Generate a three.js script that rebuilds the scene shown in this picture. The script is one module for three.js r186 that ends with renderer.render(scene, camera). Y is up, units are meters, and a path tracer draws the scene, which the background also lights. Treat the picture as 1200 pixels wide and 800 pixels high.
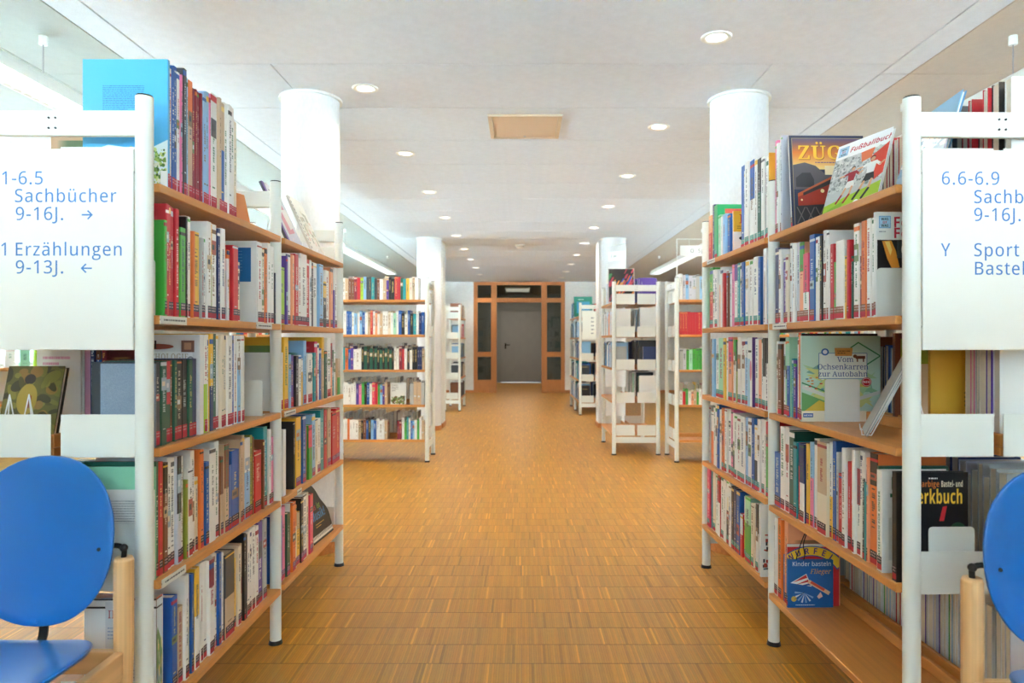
import * as THREE from 'three';
import { RoundedBoxGeometry } from 'three/addons/geometries/RoundedBoxGeometry.js';
import { mergeGeometries } from 'three/addons/utils/BufferGeometryUtils.js';
import { RectAreaLightUniformsLib } from 'three/addons/lights/RectAreaLightUniformsLib.js';

// ---------------------------------------------------------------- camera, sky, exposure
RectAreaLightUniformsLib.init();
const FOCAL = 825, EYE = 1.17, VX = 611, VY = 400;           // pixels of a 1200 x 800 frame, metres
const scene = new THREE.Scene();
const camera = new THREE.PerspectiveCamera(2 * Math.atan(400 / FOCAL) * 180 / Math.PI, 1.5, 0.05, 120);
camera.position.set(0, EYE, 0);
camera.lookAt(0, EYE, -10);
camera.setViewOffset(1200, 800, 600 - VX, 0, 1200, 800);
camera.updateProjectionMatrix();
camera.focus = 2.6; camera.userData.fStop = 4;
const K = 1 / 20;          // one scale for every light, answered by the exposure
scene.background = new THREE.Color().setRGB(0.72, 1.0, 1.26);
scene.backgroundIntensity = 3.2 * K;
const sun = new THREE.DirectionalLight(new THREE.Color().setRGB(0.75, 1.0, 1.22), 200 * K);          // added high sun: overhang keeps it out, pale ground bounces it to the ceiling
sun.position.set(6, 30, 8.5); sun.target.position.set(0, 0, -6); sun.castShadow = true;
Object.assign(sun.shadow.camera, { left: -45, right: 45, top: 50, bottom: -50, near: 1, far: 90 }); sun.shadow.mapSize.set(4096, 4096);
scene.add(sun, sun.target);
const renderer = new THREE.WebGLRenderer({ antialias: true });
renderer.toneMapping = THREE.LinearToneMapping;
renderer.toneMappingExposure = 1.15 / K;
renderer.shadowMap.enabled = true;
const LAMP = { tube: 19 * K, spot: 3 * K };                           // linear luminaires (nits), downlights (candela)

// ---------------------------------------------------------------- helpers
let seed = 20240611;
const rnd = () => { seed |= 0; seed = seed + 0x6D2B79F5 | 0; let t = Math.imul(seed ^ seed >>> 15, 1 | seed); t = t + Math.imul(t ^ t >>> 7, 61 | t) ^ t; return ((t ^ t >>> 14) >>> 0) / 4294967296; };
const rr = (a, b) => a + (b - a) * rnd();
const pick = (a) => a[Math.floor(rnd() * a.length)];
const taken = {};
const numbered = (n) => { const k = taken[n] = (taken[n] ?? -1) + 1; return k ? n + '_' + String(k).padStart(3, '0') : n; };
const std = (o) => new THREE.MeshStandardMaterial(o);
const phys = (o) => new THREE.MeshPhysicalMaterial(o);
function mesh(name, geo, mat, parent) {
  const m = new THREE.Mesh(geo, mat); m.name = name; m.castShadow = m.receiveShadow = true; if (parent) parent.add(m); return m;
}
function thing(name, label, category, group) {
  const g = new THREE.Group(); g.name = numbered(name); g.userData = { label, category }; if (group) g.userData.group = group; scene.add(g); return g;
}
function single(name, geo, mat, label, category, group) {
  const m = mesh(numbered(name), geo, mat, scene); m.userData = { label, category }; if (group) m.userData.group = group; return m;
}
function struct(name, geo, mat, parent) {
  const m = mesh(name, geo, mat, parent || scene); if (!parent) m.userData.kind = 'structure'; return m;
}
function structGroup(name) { const g = new THREE.Group(); g.name = name; g.userData.kind = 'structure'; scene.add(g); return g; }
const box = (x0, x1, y0, y1, z0, z1) => new THREE.BoxGeometry(x1 - x0, y1 - y0, z1 - z0).translate((x0 + x1) / 2, (y0 + y1) / 2, (z0 + z1) / 2);
const rbox = (x0, x1, y0, y1, z0, z1, r = 0.003, s = 2) => new RoundedBoxGeometry(x1 - x0, y1 - y0, z1 - z0, s, Math.min(r, (x1 - x0) / 2.01, (y1 - y0) / 2.01, (z1 - z0) / 2.01)).translate((x0 + x1) / 2, (y0 + y1) / 2, (z0 + z1) / 2);
const cyl = (r0, r1, h, n = 20) => new THREE.CylinderGeometry(r1, r0, h, n).translate(0, h / 2, 0);
function tube(points, r, n = 24, closed = false, rad = 8) {
  return new THREE.TubeGeometry(new THREE.CatmullRomCurve3(points.map((p) => new THREE.Vector3(...p)), closed, 'centripetal', 0.3), n, r, rad, closed);
}
function polyTube(points, r) {      // straight wire segments with ball corners
  const gs = [];
  for (let i = 0; i + 1 < points.length; i++) {
    const a = new THREE.Vector3(...points[i]), b = new THREE.Vector3(...points[i + 1]);
    gs.push(new THREE.TubeGeometry(new THREE.LineCurve3(a, b), 1, r, 8).toNonIndexed());
    gs.push(new THREE.SphereGeometry(r, 8, 6).translate(b.x, b.y, b.z).toNonIndexed());
  }
  return mergeGeometries(gs);
}
function canvas(w, h, draw) { const c = document.createElement('canvas'); c.width = w; c.height = h; draw(c.getContext('2d'), w, h); return c; }
function canvasTex(w, h, draw, srgb = true) {
  const t = new THREE.CanvasTexture(canvas(w, h, draw)); if (srgb) t.colorSpace = THREE.SRGBColorSpace; t.anisotropy = 8; t.wrapS = t.wrapT = THREE.RepeatWrapping; return t;
}
function dataTex(w, h, fn, srgb = true) {      // fn(x, y) -> [r, g, b] 0..255
  const d = new Uint8Array(w * h * 4);
  for (let y = 0, k = 0; y < h; y++) for (let x = 0; x < w; x++, k += 4) { const c = fn(x, y); d[k] = c[0]; d[k + 1] = c[1]; d[k + 2] = c[2]; d[k + 3] = 255; }
  const t = new THREE.DataTexture(d, w, h); t.magFilter = THREE.LinearFilter; t.minFilter = THREE.LinearMipmapLinearFilter; t.generateMipmaps = true;
  t.wrapS = t.wrapT = THREE.RepeatWrapping; if (srgb) t.colorSpace = THREE.SRGBColorSpace; t.needsUpdate = true; return t;
}
function noiseGrid(n) { const a = new Float32Array(n * n).map(() => rnd()); return (x, y) => { const xi = Math.floor(x), yi = Math.floor(y), fx = x - xi, fy = y - yi, s = (t) => t * t * (3 - 2 * t), m = (v) => ((v % n) + n) % n, g = (i, j) => a[m(j) * n + m(i)]; const u = s(fx), v = s(fy); return (g(xi, yi) * (1 - u) + g(xi + 1, yi) * u) * (1 - v) + (g(xi, yi + 1) * (1 - u) + g(xi + 1, yi + 1) * u) * v; }; }
const uvMetres = (geo, axisU, axisV, k = 1) => { const p = geo.attributes.position, uv = geo.attributes.uv; const g = (i, a) => a === 'x' ? p.getX(i) : a === 'y' ? p.getY(i) : p.getZ(i); for (let i = 0; i < p.count; i++) uv.setXY(i, g(i, axisU) * k, g(i, axisV) * k); return geo; };

// ---------------------------------------------------------------- procedural materials
const nz = noiseGrid(64);
// mosaic parquet of upright lamellae: 16 courses of 0.16 m by 288 lamellae of about 8.9 mm in 2.56 m
const PARQ = 2.56;
const lam = []; for (let r = 0; r < 16; r++) { const a = [], off = rnd(); for (let i = 0; i < 288; i++) { const e = rnd(); a.push([0.94 + 0.11 * rnd() + (e > 0.965 ? 0.16 : e < 0.05 ? -0.12 : 0), rnd(), rnd()]); } a.off = off; lam.push(a); }
const parquetMap = dataTex(2048, 2048, (x, y) => {
  const r = Math.floor(y / 128), fy = (y % 128) / 128, row = lam[r];
  const lx = (x / 2048 * 288 + row.off) % 288, i = Math.floor(lx), fx = lx - i, L = row[i];
  let k = L[0] * (0.965 + 0.07 * nz(x * 0.9, y * 0.06 + L[2] * 60)) * (0.98 + 0.04 * nz(x / 260, y / 260));
  if (fx < 0.12) k *= 0.86;
  if (fy < 0.02 || fy > 0.985) k *= 0.72;
  const w = L[1] - 0.5;
  return [Math.min(255, 181 * k + 6 * w), Math.min(255, (126 - 4 * w) * k), Math.min(255, (34 - 10 * w) * k)];
});
const parquetBump = dataTex(1024, 1024, (x, y) => {
  const r = Math.floor(y / 64), fy = (y % 64) / 64, lx = (x / 1024 * 288 + lam[r].off) % 288, fx = lx - Math.floor(lx);
  const v = (fx < 0.14 ? 110 : 190) + 25 * lam[r][Math.floor(lx)][2] - (fy < 0.03 ? 60 : 0); return [v, v, v];
}, false);
for (const t of [parquetMap, parquetBump]) t.repeat.set(1 / PARQ, 1 / PARQ);
const M = {};
M.parquet = phys({ map: parquetMap, bumpMap: parquetBump, bumpScale: 0.0004, roughness: 0.44, clearcoat: 0.12, clearcoatRoughness: 0.22 });
const grainMap = (r, g, b, dr = 0.12) => dataTex(512, 512, (x, y) => { const k = 1 - dr / 2 + dr * (0.55 * nz(x / 7, y / 160) + 0.3 * nz(x / 2.5 + 9, y / 70) + 0.15 * nz(x / 30, y / 40)); return [Math.min(255, r * k), Math.min(255, g * k), Math.min(255, b * k)]; });
const beechMap = grainMap(212, 143, 68), lightBeechMap = grainMap(222, 176, 122), frameMap = grainMap(196, 128, 72, 0.2);
M.beech = phys({ map: beechMap, roughness: 0.45, clearcoat: 0.2, clearcoatRoughness: 0.3 });
M.lightBeech = phys({ map: lightBeechMap, roughness: 0.42, clearcoat: 0.2, clearcoatRoughness: 0.3 });
M.frameWood = std({ map: frameMap, roughness: 0.5 });
const speck = dataTex(256, 256, (x, y) => { const v = 240 + 12 * (nz(x / 1.3, y / 1.3) - 0.5) + 6 * (nz(x / 24, y / 24) - 0.5); return [v, v, v]; });
M.plaster = std({ map: speck, color: 0xf4f2ea, roughness: 0.9 });
M.ceiling = std({ map: speck, color: 0xebf5fb, roughness: 0.85 });
M.ceilingDimGreen = std({ map: speck, color: 0xc6cec6, roughness: 0.85 });  // darker grey-green stands in for the dimmer left side and green reflected from outdoors
M.ceilingBeige = std({ map: speck, color: 0xd9cfbd, roughness: 0.85 });  // beige panels, toned darker to stand in for the dimmer right side
M.column = std({ map: speck, color: 0xeff0ee, roughness: 0.6 });
M.joint = std({ color: 0x70716a, roughness: 0.9 });
M.white = phys({ color: 0xe6eae2, roughness: 0.42, clearcoat: 0.15, clearcoatRoughness: 0.4 });
M.whiteMatte = std({ color: 0xebebe2, roughness: 0.6 });
M.wire = std({ color: 0xf2f4f2, roughness: 0.35 });
M.blackPlastic = std({ color: 0x151617, roughness: 0.45 });
M.blackMetal = std({ color: 0x1a1b1c, roughness: 0.35, metalness: 0.4 });
M.steel = std({ color: 0xb9bcbc, roughness: 0.3, metalness: 0.9 });
M.screw = std({ color: 0x3c4048, roughness: 0.35, metalness: 0.8 });
M.beigeHatch = std({ color: 0xdcc4a4, roughness: 0.7 });
M.hatchFrame = std({ color: 0xd2bf9f, roughness: 0.6 });
M.glass = phys({ color: 0xffffff, roughness: 0.02, transmission: 1, thickness: 0, ior: 1.5 });
M.greyGlass = phys({ color: 0xc9cfcf, roughness: 0.03, transmission: 1, thickness: 0, ior: 1.5 });
M.greyDoor = std({ map: speck, color: 0x9fa3a3, roughness: 0.6 });
M.greyWall = std({ map: speck, color: 0x9aa09f, roughness: 0.8 });
M.blue = phys({ color: 0x0068b8, roughness: 0.34, clearcoat: 0.5, clearcoatRoughness: 0.3 });
M.tubeGlow = std({ color: 0xffffff, emissive: 0xf6fbff, emissiveIntensity: 1.05 * K, roughness: 0.4 });
M.spotGlow = std({ color: 0xffffff, emissive: 0xfff3de, emissiveIntensity: 5 * K, roughness: 0.4 });
M.paper = std({ color: 0xe9e2d2, roughness: 0.85 });
M.paperWhite = std({ color: 0xf0ede4, roughness: 0.85 });
M.paving = std({ color: 0xd6d5cf, roughness: 1 });  // pale tone picked to bounce sunlight indoors

// ---------------------------------------------------------------- the room
const CEIL = 2.536, FAR = 16.1, XL = -6.2, XR = 6.4, REAR = -4.2;      // REAR: behind the camera (depth)
// floor: a slab, with the courses near the camera as pieces of their own
{
  const floor = structGroup('floor');
  const z0 = -4.32, z1 = -1.28;
  const slab = (name, a, b, c, d) => struct(name, uvMetres(box(a, b, -0.2, 0, c, d), 'x', 'z'), M.parquet, floor);
  slab('parquet_slab', XL - 0.3, XR + 0.3, -FAR - 4.2, z0);
  slab('parquet_slab', XL - 0.3, XR + 0.3, z1, -REAR + 0.3);
  struct('subfloor', box(XL - 0.3, XR + 0.3, -0.2, -0.014, z0, z1), M.joint, floor);
  for (let k = 0; k < 19; k++) {
    const c = z0 + 0.16 * k, g = 0.0004;
    for (const [a, b] of [[XL - 0.3, -1.6], [-1.6, 0], [0, 1.6], [1.6, XR + 0.3]])
      struct('parquet_course', uvMetres(box(a + g, b - g, -0.013, 0, c + g, c + 0.16 - g), 'x', 'z'), M.parquet, floor);
  }
}
// ceiling: panels below a slab
{
  const ceiling = structGroup('ceiling');
  struct('ceiling_slab', box(XL - 1.5, XR + 1.5, CEIL + 0.03, CEIL + 0.25, -FAR - 4.2, -REAR + 0.3), M.joint, ceiling);
  struct('shade_roof', box(XL - 1.6, XR + 1.6, CEIL + 0.26, CEIL + 0.5, -FAR - 5.4, -REAR + 1.6), M.joint);  // unseen; slab and roof overhang added to keep the sun off the windows
  const panel = (x0, x1, d0, d1, m = M.ceiling, g = 0.004) => { const geo = uvMetres(box(x0 + g, x1 - g, CEIL, CEIL + 0.03, -d1 + g, -d0 - g), 'x', 'z', 3); return struct('ceiling_panel', geo, m, ceiling); };
  const L = -1.771, R = 1.832, J = 3.468, P = 0.655;
  for (let k = -12; k < 20; k++) {
    const d0 = J + P * k, d1 = Math.min(d0 + P, FAR);
    if (d0 > FAR) break;
    if (k === 0) { panel(L, -1.236, d0, d1); panel(-1.236, 1.236, d0, d1); panel(1.236, R, d0, d1); } else panel(L, R, d0, d1, M.ceiling, 0.004);
  }
  for (let k = 0; k < 8; k++) {
    const d0 = REAR + k * 2.6, d1 = Math.min(d0 + 2.6, FAR);
    panel(L - 0.155, L, d0, d1, M.ceiling, 0.006); panel(R, R + 0.15, d0, d1, M.ceiling, 0.006);
    panel(-2.42, L - 0.155, d0, d1, M.ceilingDimGreen, 0.003); panel(-3.5, -2.42, d0, d1, M.ceilingDimGreen, 0.003); panel(XL, -3.5, d0, d1, M.ceilingDimGreen, 0.003);
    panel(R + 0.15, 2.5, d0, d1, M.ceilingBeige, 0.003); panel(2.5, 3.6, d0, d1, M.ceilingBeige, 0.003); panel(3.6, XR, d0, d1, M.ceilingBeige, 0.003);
  }
}
// outer walls with ribbon windows, mostly unseen, placed and sized for the light indoors
let winCount = 0;
function windowWall(name, axis, at, out, a0, a1, sill, head, piers) {   // wall along 'axis' at coordinate 'at', thickness towards 'out'
  const g = structGroup(name), T = 0.3;
  const bx = (p0, p1, y0, y1, t0 = 0, t1 = T) => { const q0 = at + out * t0, q1 = at + out * t1, lo = Math.min(q0, q1), hi = Math.max(q0, q1); return axis === 'z' ? box(lo, hi, y0, y1, p0, p1) : box(p0, p1, y0, y1, lo, hi); };
  struct('wall_body', bx(a0, a1, 0, sill), M.plaster, g); struct('wall_body', bx(a0, a1, head, CEIL + 0.03), M.plaster, g);
  for (let i = 0; i < piers.length; i++) struct('pier', bx(piers[i][0], piers[i][1], sill, head), M.plaster, g);
  for (let i = 0; i + 1 < piers.length; i++) {
    const p0 = piers[i][1], p1 = piers[i + 1][0], w = structGroup('window_' + (++winCount)), f = 0.06;
    const parts = [bx(p0, p1, sill, sill + f, 0.1, 0.17), bx(p0, p1, head - f, head, 0.1, 0.17), bx(p0, p0 + f, sill + f, head - f, 0.1, 0.17), bx(p1 - f, p1, sill + f, head - f, 0.1, 0.17)];
    const n = Math.max(1, Math.round((p1 - p0) / 1.1));
    for (let k = 1; k < n; k++) { const c = p0 + (p1 - p0) * k / n; parts.push(bx(c - f / 2, c + f / 2, sill + f, head - f, 0.1, 0.17)); }
    for (const q of parts) struct('window_frame', q, M.whiteMatte, w);
    for (let k = 0; k < n; k++) { const c0 = p0 + (p1 - p0) * k / n + f / 2, c1 = p0 + (p1 - p0) * (k + 1) / n - f / 2; struct('pane', bx(c0, c1, sill + f, head - f, 0.133, 0.137), M.glass, w); }
    struct('window_sill', bx(p0 - 0.02, p1 + 0.02, sill - 0.03, sill, -0.14, -0.001), M.lightBeech, w);
  }
}
const ribs = (a, b, step, w) => { const o = [[a, a + w]]; for (let c = a + step; c < b - w - 0.3; c += step) o.push([c - w / 2, c + w / 2]); o.push([b - w, b]); return o; };
windowWall('wall_left', 'z', XL, -1, -FAR, -REAR, 0.85, 2.25, [[-FAR, -11.6], ...ribs(-11.8, -2.4, 3.6, 0.22).slice(1, -1), [-2.6, -REAR]]);
windowWall('wall_right', 'z', XR, 1, -FAR, -REAR, 0.85, 2.42, [[-FAR, -9.8], [-8.0, -7.8], [-6.0, -REAR]]);
windowWall('wall_rear', 'x', -REAR, 1, XL - 0.3, XR + 0.3, 0.85, 2.42, [[XL - 0.3, -3.0], [-0.8, -0.6], [1.3, 1.5], [3.4, XR + 0.3]]);
{
  const ground = struct('ground', new THREE.BoxGeometry(80, 0.2, 90), M.paving); ground.position.set(0, -0.45, -8);  // unseen ground, made pale to throw sunlight up onto the ceiling
  ground.name = 'ground';
}
// far wall with the timber entrance
const DX0 = -1.093, DX1 = 0.995;
{
  const w = structGroup('wall_far');
  const z = -FAR;
  struct('wall_body', box(XL - 0.3, DX0, 0, CEIL + 0.03, z - 0.2, z), M.plaster, w);
  struct('wall_body', box(DX1, XR + 0.3, 0, CEIL + 0.03, z - 0.2, z), M.plaster, w);
  struct('baseboard_far', box(XL, DX0, 0, 0.06, z + 0.0005, z + 0.014), M.frameWood);
  struct('baseboard_far', box(DX1, XR, 0, 0.06, z + 0.0005, z + 0.014), M.frameWood);
  for (const o of scene.children) if (o.name === 'baseboard_far') o.userData.kind = 'structure';
  scene.children[scene.children.length - 1].name = 'baseboard_far_side';
  // lobby behind
  const lb = structGroup('wall_lobby');
  struct('wall_body', box(-2.2, -2.0, 0, CEIL + 0.03, z - 4.0, z - 0.2), M.greyWall, lb);
  struct('wall_body', box(1.9, 2.1, 0, CEIL + 0.03, z - 4.0, z - 0.2), M.greyWall, lb);
  struct('wall_body', box(-2.2, -0.62, 0, CEIL + 0.03, z - 4.2, z - 4.0), M.greyWall, lb);
  struct('wall_body', box(0.6, 2.1, 0, CEIL + 0.03, z - 4.2, z - 4.0), M.greyWall, lb);
  struct('wall_body', box(-0.62, 0.6, 2.06, CEIL + 0.03, z - 4.2, z - 4.0), M.greyWall, lb);
  struct('ceiling_body', box(-2.0, 1.9, CEIL, CEIL + 0.03, z - 4.0, z - 0.2), M.greyWall, lb);
}
{
  const e = structGroup('door_1');
  const sx = (DX1 - DX0) / 107, X = (px) => DX0 + (px - 555) * sx, Y = (py) => (460 - py) / 130 * CEIL, z = -FAR;
  const fr = (a, b, c, d, dz = 0.09) => struct('door_frame', rbox(X(a), X(b), Y(d), Y(c), z - dz, z + 0.01, 0.006), M.frameWood, e);
  fr(555, 559.6, 330.2, 460); fr(657.5, 662, 330.2, 460); fr(559.6, 657.5, 330.2, 334);
  fr(575.5, 582, 334, 460); fr(634.5, 641, 334, 460);
  fr(559.6, 575.5, 349, 354.2); fr(641, 657.5, 349, 354.2); fr(582, 634.5, 349, 354.2);
  for (const [a, b] of [[559.6, 575.5], [641, 657.5]]) {
    fr(a, b, 412.2, 418, 0.07); struct('door_panel', rbox(X(a), X(b), 0.005, Y(445), z - 0.06, z - 0.004, 0.004), M.frameWood, e);
    for (const [c, d] of [[334, 349], [354.2, 412.2], [418, 445]]) struct('pane', box(X(a), X(b), Y(d), Y(c), z - 0.04, z - 0.034), M.greyGlass, e);
  }
  struct('pane', box(X(582), X(634.5), Y(349), Y(334), z - 0.04, z - 0.034), M.greyGlass, e);
  // grey fire door at the back of the lobby
  const d = structGroup('door_2'), zz = -FAR - 4.0;
  struct('door_leaf', rbox(-0.58, 0.55, 0.01, 2.04, zz - 0.06, zz - 0.01, 0.004), M.greyDoor, d);
  struct('door_frame', mergeGeometries([box(-0.62, -0.58, 0, 2.06, zz - 0.08, zz + 0.02), box(0.55, 0.6, 0, 2.06, zz - 0.08, zz + 0.02), box(-0.58, 0.55, 2.04, 2.06, zz - 0.08, zz + 0.02)]), M.greyWall, d);
  struct('door_handle', mergeGeometries([box(-0.475, -0.435, 0.96, 1.12, zz - 0.012, zz - 0.002), box(-0.47, -0.33, 1.06, 1.085, zz + 0.03, zz + 0.05), box(-0.465, -0.445, 1.06, 1.085, zz - 0.01, zz + 0.04)]), M.blackPlastic, d);
}
{
  const g = thing('lobby_fill_lamp', 'added ceiling panel lamp brightening the lobby behind the timber door', 'ceiling light'); g.position.set(-0.1, CEIL, -FAR - 2.2);
  mesh('frame', rbox(-0.32, 0.32, -0.03, -0.0005, -0.62, 0.62, 0.004), M.white, g);  // panel lamp added to lift the dark lobby
  mesh('diffuser', box(-0.3, 0.3, -0.034, -0.0305, -0.6, 0.6), std({ color: 0xffffff, emissive: 0xfff2dc, emissiveIntensity: 0.9 * K }), g);
  const l = new THREE.RectAreaLight(0xfff0dc, 13 * K, 0.58, 1.18); l.position.set(0, -0.037, 0); l.rotation.x = -Math.PI / 2; l.name = 'diffuser_light'; g.add(l);
}
// round columns, the two further ones with a square pier behind
const COLS = [[-1.19, 3.98], [1.23, 3.98], [-1.227, 9.37], [1.23, 9.4]];
const COLNAMES = ['white round column behind the bookcase with the Erzählungen sign', 'white round column behind the bookcase with the Sport sign', 'white round column between the grey-labelled cross bookcase and the small rear bookcase', 'white round column behind the empty-bottomed double bookcase'];
COLS.forEach(([x, d], i) => {
  const g = structGroup('column_' + (i + 1)); g.position.set(x, 0, -d); g.userData.label = COLNAMES[i];
  mesh('shaft', cyl(0.159, 0.159, CEIL - 0.012, 56), M.column, g);
  const c = mesh('collar', new THREE.CylinderGeometry(0.173, 0.173, 0.012, 56), M.white, g); c.position.y = CEIL - 0.006;
  mesh('column_base', cyl(0.166, 0.166, 0.06, 48), M.frameWood, g);
  if (i > 1) {
    const s = Math.sign(x), p = structGroup('pier_' + (i - 1)), px0 = s > 0 ? 1.05 : -1.36, px1 = s > 0 ? 1.36 : -1.07;
    struct('pier_body', box(px0, px1, 0, CEIL, -9.9, -d - 0.17), M.plaster, p);
    struct('pier_base', box(px0 - 0.012, px1 + 0.012, 0, 0.06, -9.912, -d - 0.168), M.frameWood, p);
  }
});

// ---------------------------------------------------------------- ceiling fittings
function downlight(x, d, label) {
  const g = thing('downlight', label, 'ceiling light', 'recessed downlights in the ceiling panels'); g.position.set(x, CEIL, -d);
  const pr = [[0.0, -0.002], [0.046, -0.002], [0.05, -0.006], [0.062, -0.008], [0.068, -0.004], [0.069, -0.0001]].map((p) => new THREE.Vector2(...p));
  mesh('trim_ring', new THREE.LatheGeometry(pr.slice(1), 36), M.white, g);
  const disc = mesh('lamp', new THREE.CylinderGeometry(0.043, 0.043, 0.002, 28), M.spotGlow, g); disc.position.y = -0.0025;
  const l = new THREE.SpotLight(0xfff0dd, LAMP.spot, 0, 1.15, 0.7, 2); l.position.set(0, -0.012, 0); l.castShadow = true; l.shadow.radius = 2; l.target.position.set(0, -2, 0); g.add(l, l.target); l.name = 'lamp_light'; l.target.name = 'lamp_target';
}
const ord = ['first', 'second', 'third', 'fourth', 'fifth', 'sixth', 'seventh', 'eighth', 'ninth', 'tenth', 'eleventh', 'twelfth', 'thirteenth', 'fourteenth', 'fifteenth', 'sixteenth', 'seventeenth', 'eighteenth', 'nineteenth', 'twentieth'];
const nth = (n) => n <= 20 ? ord[n - 1] : (n < 30 ? 'twenty-' : n < 40 ? 'thirty-' : 'forty-') + ['th', 'first', 'second', 'third', 'fourth', 'fifth', 'sixth', 'seventh', 'eighth', 'ninth'][n % 10];
for (let k = 0; k < 10; k++) downlight(0.875, 3.16 + 1.322 * k, 'round recessed downlight, ' + nth(10 - k) + ' from the timber door, row above the Sport sign bookcase');
for (let k = 0; k < 10; k++) { const d = 3.797 + 1.318 * k; if (d < FAR - 0.1) downlight(-0.842, d, 'round recessed downlight, ' + nth(10 - k) + ' from the timber door, row above the Erzählungen bookcase'); }
{
  const h = thing('ceiling_hatch', 'beige square access hatch with thin frame in the white ceiling', 'hatch');
  h.position.set(0.022, CEIL, -4.47);
  mesh('hatch_panel', rbox(-0.2, 0.2, -0.008, 0, -0.21, 0.21, 0.002), M.beigeHatch, h);
  mesh('hatch_frame', mergeGeometries([box(-0.225, 0.225, -0.012, 0, -0.235, -0.212), box(-0.225, 0.225, -0.012, 0, 0.212, 0.235), box(-0.225, -0.202, -0.012, 0, -0.212, 0.212), box(0.202, 0.225, -0.012, 0, -0.212, 0.212)]), M.hatchFrame, h);
  const k = mesh('lock', cyl(0.008, 0.008, 0.004, 12), M.steel, h); k.position.set(0, -0.0115, -0.19);
  const s = thing('smoke_detector', 'small round white smoke detector on the ceiling before the timber door', 'smoke detector');
  s.position.set(-0.02, CEIL, -9.95);
  mesh('base', new THREE.CylinderGeometry(0.075, 0.072, 0.02, 28).translate(0, -0.01, 0), M.white, s);
  mesh('head', new THREE.LatheGeometry([[0.0, -0.055], [0.03, -0.054], [0.05, -0.045], [0.058, -0.021], [0.0, -0.0205]].map((p) => new THREE.Vector2(...p)), 28), M.whiteMatte, s);
}
function luminaire(x, d0, d1, label) {
  const g = thing('linear_luminaire', label, 'ceiling light', 'linear lamps hung in two rows along the side aisles'); g.position.set(x, 2.27, -(d0 + d1) / 2);
  const L = d1 - d0, h = L / 2;
  const sh = new THREE.Shape(); sh.moveTo(-0.085, 0); sh.lineTo(-0.078, 0); sh.lineTo(-0.07, 0.012); sh.lineTo(0.07, 0.012); sh.lineTo(0.078, 0); sh.lineTo(0.085, 0); sh.bezierCurveTo(0.085, 0.05, 0.05, 0.085, 0, 0.085); sh.bezierCurveTo(-0.05, 0.085, -0.085, 0.05, -0.085, 0);
  mesh('housing', new THREE.ExtrudeGeometry(sh, { depth: L, bevelEnabled: false, curveSegments: 8 }).translate(0, 0, -h), M.white, g);
  mesh('diffuser', box(-0.066, 0.066, 0.006, 0.0115, -h + 0.01, h - 0.01), M.tubeGlow, g);
  const louvre = mesh('louvre', mergeGeometries(Array.from({ length: Math.floor(L / 0.06) }, (_, i) => box(-0.066, 0.066, -0.004, 0.0055, -h + 0.03 + i * 0.06, -h + 0.033 + i * 0.06))), M.white, g); louvre.userData.kind = 'stuff';
  for (const z of [-h + 0.35, h - 0.35]) { const r = mesh('suspension_rod', cyl(0.003, 0.003, CEIL - 2.27 - 0.084, 8), M.steel, g); r.position.set(0, 0.084, z); const c = mesh('ceiling_cup', cyl(0.018, 0.018, 0.04, 14), M.white, g); c.position.set(0, CEIL - 2.27 - 0.04, z); }
  const l = new THREE.RectAreaLight(0xfff3df, LAMP.tube, 0.13, L - 0.04); l.position.set(0, -0.006, 0); l.rotation.x = -Math.PI / 2; l.name = 'diffuser_light'; g.add(l);
}
for (const [i, [a, b]] of [[0.35, 3.5], [3.7, 7.0], [8.2, 11.6]].entries()) {
  luminaire(-2.14, a, b, 'white hanging linear lamp, ' + ord[2 - i] + ' from the timber door end, beyond the Erzählungen bookcase');
  luminaire(2.2, a - (i ? 0 : 0.1), b, 'white hanging linear lamp, ' + ord[2 - i] + ' from the timber door end, beyond the Sport bookcase');
}

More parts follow.
